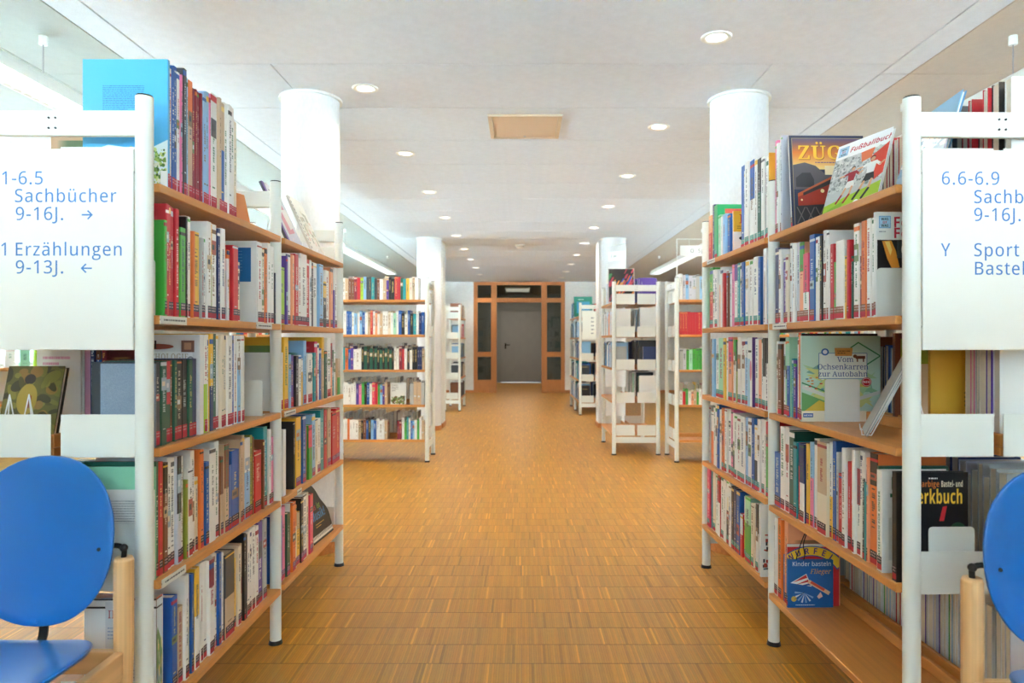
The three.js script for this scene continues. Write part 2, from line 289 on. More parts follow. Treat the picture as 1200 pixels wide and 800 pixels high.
// ---------------------------------------------------------------- bookcases
const HEIGHTS = [0.22, 0.558, 0.897, 1.237, 1.575], BT = 0.023, POST_H = 1.79, PR = 0.0212, HALF = 0.228;
function Unit(o) {   // local frame of the group: x = side * v (v from the front face inwards), y up, z = -u (u along the case)
  const g = thing('bookcase', o.label, 'bookcase'); g.position.set(o.x, 0, -o.d); g.rotation.y = o.rot; g.userData.group = 'white-framed library bookcases with wooden shelves';
  const U = { g, o, s: o.side, L: o.bays.reduce((a, b) => a + b, 0) };
  const W = o.double ? 2 * HALF : HALF + 0.02, n = o.seg || 14;
  U.P = (u, v, y) => [U.s * v, y, -u];
  U.world = (u, v, y) => new THREE.Vector3(...U.P(u, v, y)).applyAxisAngle(new THREE.Vector3(0, 1, 0), o.rot).add(new THREE.Vector3(o.x, 0, -o.d));
  const bx = (u0, u1, v0, v1, y0, y1, r) => { const a = U.s * v0, b = U.s * v1; return (r ? rbox : box)(Math.min(a, b), Math.max(a, b), y0, y1, -u1, -u0, r); };
  const vs = [0, W]; const us = [0]; for (const b of o.bays) us.push(us[us.length - 1] + b);
  us.forEach((u, k) => {
    for (const v of vs) {
      const p = mesh('post', cyl(PR, PR, POST_H - 0.018, n), M.white, g); p.position.set(...U.P(u, v, 0.015));
      const c = mesh('post_cap', cyl(PR * 0.98, PR * 0.9, 0.004, n), M.blackPlastic, p); c.position.y = POST_H - 0.018;
      const f = mesh('foot', cyl(PR * 1.25, PR * 1.12, 0.015, n), M.blackPlastic, p); f.position.y = -0.015;
    }
    const end = k === 0 || k === us.length - 1;
    const tb = mesh('top_beam', bx(u - 0.008, u + 0.008, PR * 0.9, W - PR * 0.9, 1.688, 1.752, 0.003), M.white, g);
    if (k === 0) for (const dv of [-0.0085, 0.0085]) for (const dy of [0.7, 0.3]) { const sc = mesh('screw', new THREE.CylinderGeometry(0.0028, 0.0028, 0.003, 10).rotateX(Math.PI / 2), M.screw, tb); sc.position.set(U.s * (W / 2 + dv), 1.688 + 0.064 * dy, -(u - 0.0085)); }
    if (end) mesh('bottom_rail', bx(u - 0.008, u + 0.008, PR * 0.9, W - PR * 0.9, 0.125, 0.185, 0.003), M.white, g);
    if (o.perforated && k === 0) { const st = mesh('perforated_strip', bx(u - 0.012, u - 0.002, W + PR + 0.004, W + PR + 0.022, 0.2, 1.5), M.white, g); for (let i = 0; i < 36; i++) mesh('slot', bx(u - 0.0128, u - 0.012, W + PR + 0.009, W + PR + 0.017, 0.23 + i * 0.035, 0.245 + i * 0.035), M.blackPlastic, st); }
  });
  U.top = (bay, row) => HEIGHTS[row] + ((o.shift && o.shift[bay] && o.shift[bay][row]) || 0);
  for (let b = 0; b < o.bays.length; b++) {
    const u0 = us[b] + PR + 0.001, u1 = us[b + 1] - PR - 0.001;
    for (let r = 0; r < 5; r++) for (const back of o.double ? [0, 1] : [0]) {
      const y = U.top(b, r), v0 = back ? W - 0.212 : -0.028, v1 = back ? W + 0.028 : 0.212;
      const gb = bx(u0, u1, v0, v1, y - BT, y, 0.003);
      { const p = gb.attributes.position, uv = gb.attributes.uv; for (let i = 0; i < p.count; i++) uv.setXY(i, (p.getX(i) + p.getY(i)) * 1.6 + r * 0.31 + b * 0.17, p.getZ(i) * 0.9 + r * 0.37); }
      const bd = mesh('shelf_board', gb, M.beech, g);
      if (r < 4) { const rl = mesh('back_rail', uvMetres(bx(u0, u1, back ? v0 : v1 - 0.016, back ? v0 + 0.016 : v1, y + 0.0002, y + 0.034, 0.003), 'y', 'z', 1), M.beech, bd); }
      const plates = []; if (b === 0) plates.push(us[0] + 0.006); if (b === o.bays.length - 1 && o.farPlates !== false) plates.push(us[b + 1] - 0.006);
      for (const pu of plates) mesh('end_plate', bx(pu - 0.001, pu + 0.001, back ? W / 2 + 0.013 : 0.024, back ? W - 0.024 : W / 2 - (o.double ? 0.013 : -0.1), y - BT + 0.002, y + 0.088), M.white, g);
    }
  }
  U.us = us; U.W = W;
  U.uAt = (px, v) => {       // length along the case at which the plane v shows at pixel column px
    const A = U.world(0, v, 0), B = U.world(1, v, 0), k = (px - VX) / FOCAL;
    const Ax = A.x, Ad = -A.z, Dx = B.x - A.x, Dd = -(B.z - A.z);
    return (k * Ad - Ax) / (Dx - k * Dd);
  };
  return U;
}
const SV = -0.013;     // spines stand a little behind the front edge
const left = Unit({ x: -0.953, d: 1.78, rot: 0, side: -1, bays: [0.95, 0.95], double: true, seg: 28, label: 'long double bookcase of coloured books carrying the Erzählungen sign' });
const right = Unit({ x: 0.992, d: 1.79, rot: 0.018, side: 1, bays: [0.93, 0.93], double: true, seg: 28, shift: [[-0.012, -0.012, 0, 0, 0], [0.012, 0, 0, 0, 0]], label: 'long double bookcase of coloured books carrying the Sport sign' });
const crossL = Unit({ x: -0.915, d: 6.84, rot: Math.PI / 2, side: 1, bays: [0.95, 0.95], double: true, perforated: true, label: 'full bookcase set across, beside the column, five rows of novels facing the aisle' });
const crossR = Unit({ x: 1.505, d: 6.82, rot: -Math.PI / 2, side: -1, bays: [0.95, 0.95], double: true, perforated: true, label: 'bookcase set across with a red row, a green row and an empty bottom shelf' });
const endR = Unit({ x: 0.955, d: 7.26, rot: 0, side: 1, bays: [0.93], double: true, label: 'short double bookcase topped by a dark picture book, bottom shelf empty' });
const farR = Unit({ x: 0.937, d: 11.2, rot: 0.02, side: 1, bays: [0.8, 0.8], double: true, label: 'rear double bookcase with a white notice panel, topped by a green book' });
const farL = Unit({ x: -1.04, d: 11.85, rot: 0, side: -1, bays: [0.95], double: false, label: 'small single rear bookcase beyond the column with dark books' });

// shelf label strips on the front edges
function edgeLabel(U, px0, px1, bay, row) {
  const u0 = U.uAt(px0, -0.028), u1 = U.uAt(px1, -0.028), a = Math.min(u0, u1), b = Math.max(u0, u1), y = U.top(bay, row);
  const m = mesh('label_holder', new THREE.BoxGeometry(0.002, 0.021, b - a), M.labelCard, U.g); m.position.set(...U.P((a + b) / 2, -0.0295, y - 0.0115));
}
M.labelCard = std({ roughness: 0.5, color: 0xffffff, map: canvasTex(256, 64, (c, w, h) => { c.fillStyle = '#d9dcd4'; c.fillRect(0, 0, w, h); c.fillStyle = '#55585a'; for (let x = 30; x < 220;) { const l = 6 + rnd() * 22; c.fillRect(x, 24, l, 14); x += l + 5; } }) });
for (const a of [[187, 218, 0, 3], [300, 318, 0, 3], [189, 217, 0, 1], [333, 346, 1, 2], [348, 353, 1, 1]]) edgeLabel(left, ...a);
for (const a of [[906, 922, 0, 3], [829, 838, 1, 4]]) edgeLabel(right, ...a);

// ---------------------------------------------------------------- books: colours, spine prints
const PAL = { w: '#eef0ec', c: '#e8dfc9', k: '#1b1c20', d: '#3b434b', b: '#1d5fb4', l: '#8fc3e8', n: '#22356c', r: '#cc2430', m: '#8c2337', o: '#e87a34', y: '#f0c23a', g: '#44ae3e', G: '#1e5f4a', t: '#1c9aa4', p: '#ea7fae', v: '#5b3c9e', e: '#b4b9b8', s: '#cdb391', h: '#a9d63c', B: '#7d4b2e', T: '#a4dcbc', x: '#c9ccd6', f: '#f2a97e', u: '#e8456a', j: '#9aa33c' };
const NAME = { w: 'white', c: 'cream', k: 'black', d: 'dark grey', b: 'blue', l: 'light blue', n: 'navy', r: 'red', m: 'dark red', o: 'orange', y: 'yellow', g: 'green', G: 'dark green', t: 'teal', p: 'pink', v: 'violet', e: 'grey', s: 'beige', h: 'lime', B: 'brown', T: 'mint green', x: 'silver grey', f: 'peach', u: 'crimson', j: 'olive' };
const CW = 32, CH = 256, ATLAS = 2048, NCELL = 512;
const atlasJobs = [];
function spineCell(code) { atlasJobs.push(code); if (atlasJobs.length > NCELL) throw new Error('atlas full'); return atlasJobs.length - 1; }
const INKS = { light: ['#31353c', '#23406f', '#a32430', '#2a6b4a', '#7a5a3a', '#555a60'], dark: ['#f3f1ea', '#f0d27a', '#e9e3d0', '#cfd8de'] };
const lum = (hex) => { const n = parseInt(hex.slice(1), 16); return ((n >> 16) * 0.3 + ((n >> 8) & 255) * 0.59 + (n & 255) * 0.11) / 255; };
function drawCell(c, i, code) {
  const x = (i % 64) * CW, y = Math.floor(i / 64) * CH, A = PAL[code[0]], B2 = code[1] && PAL[code[1]];
  c.fillStyle = A; c.fillRect(x, y, CW, CH);
  const split = B2 ? y + CH * (0.22 + 0.35 * rnd()) : y;
  if (B2) { c.fillStyle = B2; c.fillRect(x, y, CW, split - y); }
  const ink = pick(lum(A) > 0.5 ? INKS.light : INKS.dark);
  const dense = rnd();
  if (dense > 0.12) {                     // title: a run of letter-like strokes down the spine
    const size = 5 + Math.floor(rnd() * 6), x0 = x + 12 - size / 2; let yy = y + 18 + rnd() * 60; const stop = y + 110 + rnd() * 90;
    c.fillStyle = ink;
    while (yy < stop) { const l = 2 + rnd() * 3; c.fillRect(x0, yy, rnd() > 0.3 ? size : size * 0.6, l * 0.7); if (rnd() > 0.5) c.fillRect(x0 + (rnd() > 0.5 ? 0 : size - 2), yy, 2, l); yy += l + 1.2; if (rnd() > 0.84) yy += 6; }
  }
  if (rnd() > 0.55) { c.fillStyle = pick([ink, PAL[pick(['r', 'b', 'y', 'g', 'o', 'k'])]]); const hh = 3 + rnd() * 12; c.fillRect(x, y + 4 + rnd() * 12, 25, hh); }
  if (rnd() > 0.72) { c.fillStyle = pick(['#c9b48e', '#8a6f52', '#9fb7c6', '#6f8a5a', '#b2564a', '#4a4f5a']); const hh = 16 + rnd() * 40, yy = y + 40 + rnd() * 100; c.fillRect(x + 2, yy, 20, hh); c.fillStyle = pick(['#e3d6bd', '#37424a', '#c7702f', '#d9dfe2']); c.fillRect(x + 4, yy + hh * 0.3, 12, hh * 0.35); }
  if (rnd() > 0.6) { c.fillStyle = ink; c.fillRect(x + 7, y + 205, 10, 3); }
  c.fillStyle = B2 && rnd() > 0.5 ? B2 : A; c.fillRect(x + 25, y, 7, CH);
  if (rnd() > 0.6) { c.fillStyle = ink; c.globalAlpha = 0.7; c.fillRect(x + 27, y + 20 + rnd() * 40, 3, 6 + rnd() * 40); c.globalAlpha = 1; }
}
const uvRect = (cell, a, b) => { const x = (cell % 64) * CW, y = Math.floor(cell / 64) * CH; return [(x + a) / ATLAS, (x + b) / ATLAS, 1 - (y + CH - 1) / ATLAS, 1 - (y + 1) / ATLAS]; };
// cover: spine at +z, boards towards -z, thickness along x, standing on y = 0
function coverGeo(t, h, w, ct, cell) {
  const c = Math.min(0.0022, t * 0.25), T = t / 2; ct = Math.min(ct, t * 0.3);
  const out = [[-T, -w], [-T, -c], [-T + c, 0], [T - c, 0], [T, -c], [T, -w]];
  const inn = [[-T + ct, -w], [-T + ct, -ct - 0.001], [-T + ct, -ct - 0.001], [T - ct, -ct - 0.001], [T - ct, -ct - 0.001], [T - ct, -w]];
  const pos = [], uv = [], S = uvRect(cell, 1, 24), V = uvRect(cell, 26, 31);
  const quad = (a, b, cc, d, ua) => { pos.push(...a, ...b, ...cc, ...a, ...cc, ...d); uv.push(...ua[0], ...ua[1], ...ua[2], ...ua[0], ...ua[2], ...ua[3]); };
  const uvq = (R, u0, u1) => [[u0, R[2]], [u1, R[2]], [u1, R[3]], [u0, R[3]]];
  for (let i = 0; i < 5; i++) {
    const [x0, z0] = out[i], [x1, z1] = out[i + 1];
    const ua = (i === 0) ? uvq(V, V[1], V[0]) : (i === 4) ? uvq(V, V[0], V[1]) : uvq(S, S[0] + (S[1] - S[0]) * (x0 + T) / t, S[0] + (S[1] - S[0]) * (x1 + T) / t);
    quad([x0, 0, z0], [x1, 0, z1], [x1, h, z1], [x0, h, z0], ua);
    const [p0, q0] = inn[i], [p1, q1] = inn[i + 1];
    if (p0 !== p1 || q0 !== q1) quad([p1, 0, q1], [p0, 0, q0], [p0, h, q0], [p1, h, q1], uvq(V, V[0], V[1]));
    const e = uvq([V[0], V[1], V[3] - 0.002, V[3]], V[0], V[1]);
    quad([x0, h, z0], [x1, h, z1], [p1, h, q1], [p0, h, q0], e); quad([x1, 0, z1], [x0, 0, z0], [p0, 0, q0], [p1, 0, q1], e);
  }
  for (const s of [-1, 1]) { const a = s * T, b = s * (T - ct), q = [[a, 0, -w], [b, 0, -w], [b, h, -w], [a, h, -w]], e = uvq(V, V[0], V[1]); if (s < 0) q.reverse(); quad(q[1], q[0], q[3], q[2], e); }
  const g = new THREE.BufferGeometry(); g.setAttribute('position', new THREE.Float32BufferAttribute(pos, 3)); g.setAttribute('uv', new THREE.Float32BufferAttribute(uv, 2)); g.computeVertexNormals(); return g;
}
M.book = phys({ roughness: 0.38, clearcoat: 0.25, clearcoatRoughness: 0.3 });
const unitBox = new THREE.BoxGeometry(1, 1, 1);
const labelGeo = [];   // signature stickers: eight colourings side by side in one strip
const LAB = { R: ['#c3263a', '#b81f33'], S: ['#3f4a58', '#b81f33'], K: ['#2a2b2e', '#c02433'], T: ['#1fa596', '#c8233a'], N: ['#8a5a3a', '#c8233a'], V: ['#7a4f86', '#c43a5a'], W: ['#e8e6e0', '#d8d4cc'], O: ['#3a70b8', '#2c5ea8'] };
const LKEYS = Object.keys(LAB);
M.label = std({ roughness: 0.45, map: canvasTex(512, 64, (c) => LKEYS.forEach((k, i) => { c.fillStyle = LAB[k][0]; c.fillRect(i * 64, 0, 64, 36); c.fillStyle = LAB[k][1]; c.fillRect(i * 64, 36, 64, 28); c.fillStyle = k === 'W' ? '#777' : '#c9aeb0'; for (let r = 0; r < 2; r++) for (let x = 10; x < 52;) { const l = 4 + rnd() * 9; c.fillRect(i * 64 + x, 7 + r * 14, l, 7); x += l + 4; } })) });
LKEYS.forEach((k, i) => { const g = new THREE.BoxGeometry(1, 1, 1), uv = g.attributes.uv; for (let q = 0; q < uv.count; q++) uv.setX(q, (i + 0.04 + 0.92 * uv.getX(q)) / 8); labelGeo.push(g); });
const rest = [];       // books too many to hold one by one: merged at the end
const paperCell = spineCell('c');
function restBook(mat4, t, h, w, cell) {
  const g = coverGeo(t, h, w, 0.002, cell).applyMatrix4(mat4);
  const p = new THREE.BoxGeometry(t * 0.8, h - 0.006, w - 0.006).toNonIndexed().translate(0, h / 2, -w / 2 - 0.001).applyMatrix4(mat4);
  const R = uvRect(paperCell, 26, 30); for (let i = 0; i < p.attributes.uv.count; i++) p.attributes.uv.setXY(i, (R[0] + R[1]) / 2, (R[2] + R[3]) / 2);
  rest.push(g, p);
}
function makeBook(b) {    // b: {t,h,w,code,lab, pos, rotY, label, group, name}
  const g = thing(b.name || 'book', b.label, 'book', b.group); g.position.copy(b.pos); g.rotation.y = b.rotY;
  mesh('cover', coverGeo(b.t, b.h, b.w, 0.0022, b.cell), M.book, g);
  const p = mesh('pages', unitBox, b.white ? M.paperWhite : M.paper, g), ct = Math.min(0.0022, b.t * 0.3); p.scale.set(b.t - 2 * ct - 0.0004, b.h - 0.006, b.w - 0.0082); p.position.set(0, b.h / 2, -(b.w - 0.0082) / 2 - 0.004);
  if (b.lab) { const l = mesh('spine_label', labelGeo[LKEYS.indexOf(b.lab)], M.label, g); const lh = 0.036; l.scale.set(b.t - Math.min(0.0046, b.t * 0.5), lh, 0.0006); l.position.set(0, 0.004 + lh / 2, 0.0004); }
  return g;
}
// rows as read from the photograph: from-to pixel columns, colour letters (second letter: upper band), pixel row of the top
const ROWS = [
  ['L', 0, 4, 'R', '199-203c80 203-207b78 207-211b78 211-214.5w85 215-217p88 217-221d79 221-223l92 223-228so95 229-231.5m104 231.5-234m105 234-236.5m108 236.5-239m110 240-244l108 244-248l108 248-250p110 250-257w110 257-260s115 260-265bs121 265-269w121 269-273w122 273-277w120 277-280.5c143'],
  ['L', 0, 3, 'S', '193-196.4g258 197-200.6r239 201-204.2r241 204.6-208r243 208.3-212.3r245 212.6-219g267 219-221k254 221.2-223.4w253 223.6-227w254 227.4-230o271 230.2-237y272 237.5-240.5e279 240.5-243w278 243.3-248w260 248-250jy263 250-256.6w263 257-260n268 260-265w268 266-268.5r285 268.5-270w303 270.2-273.4o293 273.6-279.6r288 279.8-281.2s301 281.4-284.8c307 301.6-304G297 304.4-309.5w284 309.8-313c292 313-315.8o291 316-319w285 319-322.7w289 323-326d320'],
  ['L', 1, 3, 'S', '329.5-335.6h313 336-338v300 338-343w297 343.4-346f299 346-350r298 350-354w302 354-361w297 361.2-365r304 365-367w305 367-369k308 369-374w308 374.6-379l310 379-381w318 381-384ky330 384-388w317 388-391f314 391-393v340 393-396w314'],
  ['L', 0, 2, 'R', '184-189.6d424 190-196.7G423 197-203.4Gr423 203.8-206.5B422 206.6-210G422 210.3-216.4k422 216.7-222.6k421 222.8-227.4G421 227.6-232.4n420 239.4-241c395 241-245hw393 245-248w392 248-252ny391 252-256.4G391 256.8-260w392 260.2-264c393 264.2-268c392 268.2-274w393 274.2-277b393 277.2-280w393 280.2-283.8lw393 284-287w393 287-290w394'],
  ['L', 1, 2, 'R', '329-335w413 335.4-340.4y395 341-343.4l415 343.6-347v416 347.2-350.4k417 351-354w416 354-356.6yw420 357-360.4l399 361-366w414 366-367.8c416 368-370.6t413 370.8-374ru400 374.2-376w402 376-378.4b408 378.5-381sy395 381.2-384G411 384.2-388w396 388.2-391fm402 391-393.6tG410 393.8-395.6w412 396-400gs420'],
  ['L', 0, 1, 'K', '184.2-187.8G541 188-193r541 193.3-198.4Bk542 199-203.6w536 203.9-209w536 209.2-214xk534 214.2-217w534 217.2-219k535 219.2-221.6j562 222-227w548 227.2-231.6w528 232-235.6c559 235.8-240o527 240.3-243.2w525 243.4-247.6b541 248-255w525 255.3-260.6w517 261-264.4sB535 264.6-269.6sB520 270.6-274b545 274.4-283b527 283.3-286s515 286-289.6s510 290-296lw513 296.2-299.4j510 299.6-301.4B512 301.6-309r528 309.3-311B515 311.2-316t500 316.4-319w503 319.2-322.4p512'],
  ['L', 1, 1, 'V', '345-347k494 347.6-353.4y489 353.6-355w500 355.2-359b487 359.2-362ru500 362.2-366gu498 366.3-370l485 370.2-373.2c490 373.4-377w490 377.2-381.6t480 382-385r480 385.2-389s478 389.4-394r482 394.4-399r478'],
  ['L', 0, 0, 'K', '203-209.6b698 210-211.4k697 211.6-217.4s710 217.6-222w673 222-225.6jB672 225.8-229b672 229.6-234.6wy665 235-238w661 238.2-241.4w659 241.6-246w657 246.2-251.6wm655 252-256w648 256-258w648 258-261.4b647 261.6-264w647 264.3-275sd647 275.6-280y655 280.4-284c640 284.2-287s637 287.2-289.4k625 289.6-291.2d626 291.4-295w623 295.2-298w620 298.2-302w617 302.2-305.4w616 305.8-311v611 311.3-315.4e608'],
  ['L', 1, 0, 'V', '328.6-333b605 333.2-337p593 338-341.8G601 342-343.2w590 343.4-347o588 347.2-350wo592 350.2-354ys600 354.2-357k583 357.2-361.4w578 361.6-364c577 364.4-368u579'],
  ['R', 0, 4, 'N', '906-908.5p165 908.7-911w168 911.2-913.6w150 913.8-915.4x150'],
  ['R', 1, 4, 'T', '829.6-833rf253 833-835n240 841-844T252 844.2-846w254 846.4-849.6l251 849.8-853b251 866-869.6b190 869.8-872w200 872.2-877w188 877.2-882wb188 882.2-885w186 885.2-889Gk186 889.2-893w184 893.2-897e185 897.2-901.4w184 902.6-905.2y176'],
  ['R', 1, 3, 'T', '830-834rg314 834.2-837w316 837.2-840.4w316 840.6-843fw318 843.2-846w313 846.2-848.4r320 848.6-851w316 851-853B320 853.2-855w318 855.2-858p310 858.2-862wv310 862.2-865t308 865.2-868w308 868-871b307 871.2-873c309 873.2-877w305 877.2-880w304 880.2-885w301 885.2-888b301 900.6-903.4l303 903.6-905.6w290'],
  ['R', 0, 3, 'N', '908-912n291 912.2-914.8w292 915-919v303 919.2-922c298 922.2-924.4w285 924.6-927.6l285 927.8-931w285 931.2-934.4x284 934.8-940fg284 940.6-947wu297 947.8-953.6b275 954-957w278 957.2-960w277 960.2-963k276 963.2-967w270 967.2-970w271 970.2-974.4r286 974.6-977.6g307 978.4-988w282 988.4-991y300 991.2-994r281 994.2-996.4G300 996.6-1003w262 1003.2-1006m300 1006.4-1012o259 1012.4-1017w256 1017.3-1021.6w255'],
  ['R', 1, 2, 'T', '831-834B397 834-837l397 837.2-841w396 841.2-847T396 847.2-850y396 850.2-852w396 852.2-857fu395 857.2-860wg398 860.2-863jk400 863.2-867w395 867.2-871w396 871.2-875.4lw397 882.2-886w397 886.2-889.6f398 889.8-893w396 893.2-896.6wk396 896.8-900.6wk396 901-906.4b411'],
  ['R', 0, 2, 'N', '908.6-910.6w400 910.8-915.4B403 915.6-918w400 918-921.6T395 921.8-925bT402 925.2-927.6t420 927.8-931v422 931.2-935w397 935.4-940.4o393'],
  ['R', 1, 1, 'T', '829-831e475 831-834ow482 834.2-837w474 837.2-839.4w474 839.6-842b474 842.2-845w480 845.2-848o478 848.2-851w479 851-854w479 854.2-857p480 857-860dw484 860.2-863w485 863.2-867w486 867.2-872w488 872.2-875l489 875.2-879w490 879.2-882.4b490 882.6-886kw498 886.2-889w491 889.2-893w491 893-896w492 896.4-904gr495'],
  ['R', 0, 1, 'K', '905.6-912.4b530 912.8-918w500 918-922.6w500 923-928.6G505 928.8-933t518 933.2-936.4rn519 936.6-942wn520 942.2-946y520 946.2-950pl518 950.4-953.4w514 953.6-957c514 957.4-968cs518 968.4-971.4yw518 971.6-975.6b517 976-979e530 979.2-984.4r555 984.8-989w525 989.2-993.6r541 993.8-996.6o540 997-1000w527 1000.2-1005wm549 1005.2-1008w528 1008.2-1011dw530 1011.2-1014t565 1014-1016f536 1016.2-1025ok531 1025.4-1028.4G546'],
  ['R', 1, 0, 'T', '828-831u548 831.2-834t550 834-837c553 837.2-840w556 840.2-843wr558 843.2-847w557 847.2-850w562 850.2-853.4kw562 853.6-856w566 856.2-859k570 859-862n572 862.2-866b575 866.2-869rw602 869.2-872hw582 872.4-878.6gT582 879-882c590 882.2-885fw590 885.2-888.4wk590 888.6-892w590'],
  ['R', 0, 0, 'K', '902.6-906.4c610 906.6-910w607 910.4-914.6o608 914.8-917.4b650 917.6-921.6f610'],
];
const UNITS = { L: left, R: right };
const SHELF = ['bottom', 'second-lowest', 'middle', 'second-highest', 'top'];
const CASE = { L: 'Erzählungen bookcase', R: 'Sport bookcase' };
const planned = [];
for (const [side, bay, row, lab, str] of ROWS) {
  const U = UNITS[side], y = U.top(bay, row), list = [];
  for (const tok of str.split(' ')) {
    const m = tok.match(/^([\d.]+)-([\d.]+)([a-zA-Z]+)([\d.]+)$/);
    let a = U.uAt(+m[1], SV), b = U.uAt(+m[2], SV); if (a > b) [a, b] = [b, a];
    const d = -U.world((a + b) / 2, SV, 0).z, top = EYE - (+m[4] - VY) * d / FOCAL;
    list.push({ a, b, code: m[3], h: Math.min(row < 4 ? 0.312 : 0.36, Math.max(0.14, top - y)), area: (m[2] - m[1]) * (top - y) * FOCAL / d });
  }
  list.sort((p, q) => p.a - q.a);
  const lo = U.us[bay] + PR + 0.004, hi = U.us[bay + 1] - PR - 0.004; let end = lo;
  list.forEach((q, i) => {
    q.a = Math.max(q.a, end + 0.0005); q.b = Math.min(Math.max(q.b, q.a + 0.006), hi); if (q.b - q.a < 0.005) return; end = q.b;
    const t = q.b - q.a - 0.0006, set = rr(0, 0.011);
    planned.push({ side, bay, row, i, t, h: q.h, w: Math.min(0.192, Math.max(0.13, q.h * rr(0.68, 0.8))), code: q.code, lab: rnd() < 0.94 ? lab : null, u: (q.a + q.b) / 2, v: SV + set, area: q.area, U, y });
  });
}
planned.sort((p, q) => q.area - p.area);
const rotOf = (U) => U.o.rot + (U.s > 0 ? -Math.PI / 2 : Math.PI / 2);
const usedLabels = new Set();
planned.forEach((b, k) => {
  const pos = b.U.world(b.u, b.v, b.y + 0.0002), rotY = rotOf(b.U); b.cell = spineCell(b.code);
  if (k >= 292) { restBook(new THREE.Matrix4().makeRotationY(rotY).setPosition(pos), b.t, b.h, b.w, b.cell); return; }
  const size = b.t < 0.014 ? 'slim ' : b.t > 0.034 ? 'thick ' : b.h > 0.29 ? 'tall ' : b.h < 0.2 ? 'small ' : '';
  const col = NAME[b.code[0]] + (b.code[1] ? ' and ' + NAME[b.code[1]] : '');
  const label = `${size}${col} book, ${nth(b.i + 1)} ${b.bay ? 'past the middle post' : 'from sign post'}, ${SHELF[b.row]} shelf, ${CASE[b.side]}`;
  usedLabels.add(label);
  makeBook({ ...b, pos, rotY, white: rnd() > 0.5, label, group: `books on the ${SHELF[b.row]} shelf of the ${CASE[b.side]}` });
});

// ---------------------------------------------------------------- background rows (all in one mass)
const shared = {}; const cellOf = (ch) => { const v = shared[ch] || (shared[ch] = [spineCell(ch), spineCell(ch)]); return pick(v); };
function fillRow(U, bay, row, codes, o = {}) {
  const u0 = U.us[bay] + PR + 0.006 + (o.from || 0), u1 = o.to !== undefined ? U.us[bay] + o.to : U.us[bay + 1] - PR - 0.006; let u = u0, i = 0;
  const rot = rotOf(U) + (o.back ? Math.PI : 0), y = U.top(bay, row), T = o.t || [0.016, 0.04], H = o.h || [0.19, 0.25];
  while (true) {
    const ch = codes[o.cycle ? i % codes.length : Math.floor(rnd() * codes.length)]; if (!o.cycle && false) break;
    const t = rr(...T), h = rr(...H); if (u + t > u1 || (o.count && i >= o.count)) break; i++;
    if (ch === '_') { u += t; continue; }
    const v = o.back ? U.W - SV - rr(0, 0.012) : SV + rr(0, 0.012);
    restBook(new THREE.Matrix4().makeRotationY(rot).setPosition(U.world(u + t / 2, v, y + 0.0002)), t - 0.0006, h, Math.min(0.185, h * 0.72), cellOf(ch)); u += t;
  }
}
// cross bookcase by the column (first bay starts at the aisle end)
const rev = (s) => s.split('').reverse().join('');
fillRow(crossL, 0, 4, rev('cwsBBmrhlddtdBwsvkkrrGtycsw'), { cycle: true, h: [0.2, 0.225], t: [0.022, 0.034], from: 0.06 });
fillRow(crossL, 0, 3, rev('wwwbbwlwlbwsrwfwswwcwTwbkwbktwnb'), { cycle: true, h: [0.2, 0.235], t: [0.02, 0.032] });
fillRow(crossL, 0, 2, rev('rtobvwwwkGkGkGkGkGkGkwwmrwkwkknns'), { cycle: true, h: [0.19, 0.23], t: [0.02, 0.03] });
fillRow(crossL, 0, 1, 'ess', { cycle: true, h: [0.21, 0.23], t: [0.03, 0.04], to: 0.17 });
fillRow(crossL, 0, 1, rev('wfrwwwwwwwvpgkbwurglvs'), { cycle: true, h: [0.19, 0.22], t: [0.02, 0.03], from: 0.36 });
fillRow(crossL, 0, 0, rev('ybmmwgtwblwgws'), { cycle: true, h: [0.17, 0.22], t: [0.018, 0.026], to: 0.29 });
fillRow(crossL, 0, 0, rev('wwwpwwowwwskBbklbwwws'), { cycle: true, h: [0.18, 0.21], t: [0.02, 0.032], from: 0.36 });
for (let r = 0; r < 5; r++) { fillRow(crossL, 1, r, 'wwcbrskdtw', {}); fillRow(crossL, 0, r, 'cssewwBk', { back: true, h: [0.2, 0.26], from: 0.1, to: 0.9 }); fillRow(crossL, 1, r, 'cssewwrt', { back: true, to: 0.6 }); }
fillRow(crossR, 0, 4, 'wxlxxelxe', { cycle: true, h: [0.22, 0.25], t: [0.026, 0.036] });
fillRow(crossR, 0, 3, 'r', { cycle: true, h: [0.215, 0.222], t: [0.024, 0.027] });
fillRow(crossR, 0, 2, 'exgTgggggwgg', { cycle: true, h: [0.19, 0.21], t: [0.026, 0.034] });
fillRow(crossR, 0, 1, 'wrgwfsgwr_ws', { cycle: true, h: [0.12, 0.16], t: [0.02, 0.03] });
for (let r = 1; r < 5; r++) fillRow(crossR, 1, r, 'wxlrgcyt', {});
for (let r = 1; r < 5; r++) fillRow(crossR, 0, r, 'csgwryk', { back: true, from: 0.05, to: 0.7, h: [0.16, 0.22] });
fillRow(endR, 0, 4, 'wlbtsc', { from: 0.32, to: 0.62, h: [0.22, 0.29] });
fillRow(endR, 0, 3, 'wcflfweB', { from: 0.02, h: [0.22, 0.28] }); fillRow(endR, 0, 2, 'lewbfwdk', { from: 0.12, h: [0.22, 0.28] });
for (const [r, c] of [[4, 'nvlk'], [3, 'wwel'], [2, 'knnwk'], [1, 'kwGTw']]) fillRow(endR, 0, r, c, { back: true, from: 0.03, h: [0.2, 0.29] });
for (let r = 0; r < 5; r++) for (let b = 0; b < 2; b++) { fillRow(farR, b, r, 'lbwtkdnwlG', { from: b ? 0 : r === 4 ? 0.5 : 0.05, h: [0.2, 0.28] }); fillRow(farR, b, r, 'kBdwsrn', { back: true, from: r === 4 && !b ? 0.5 : 0.03, h: [0.18, 0.25] }); }
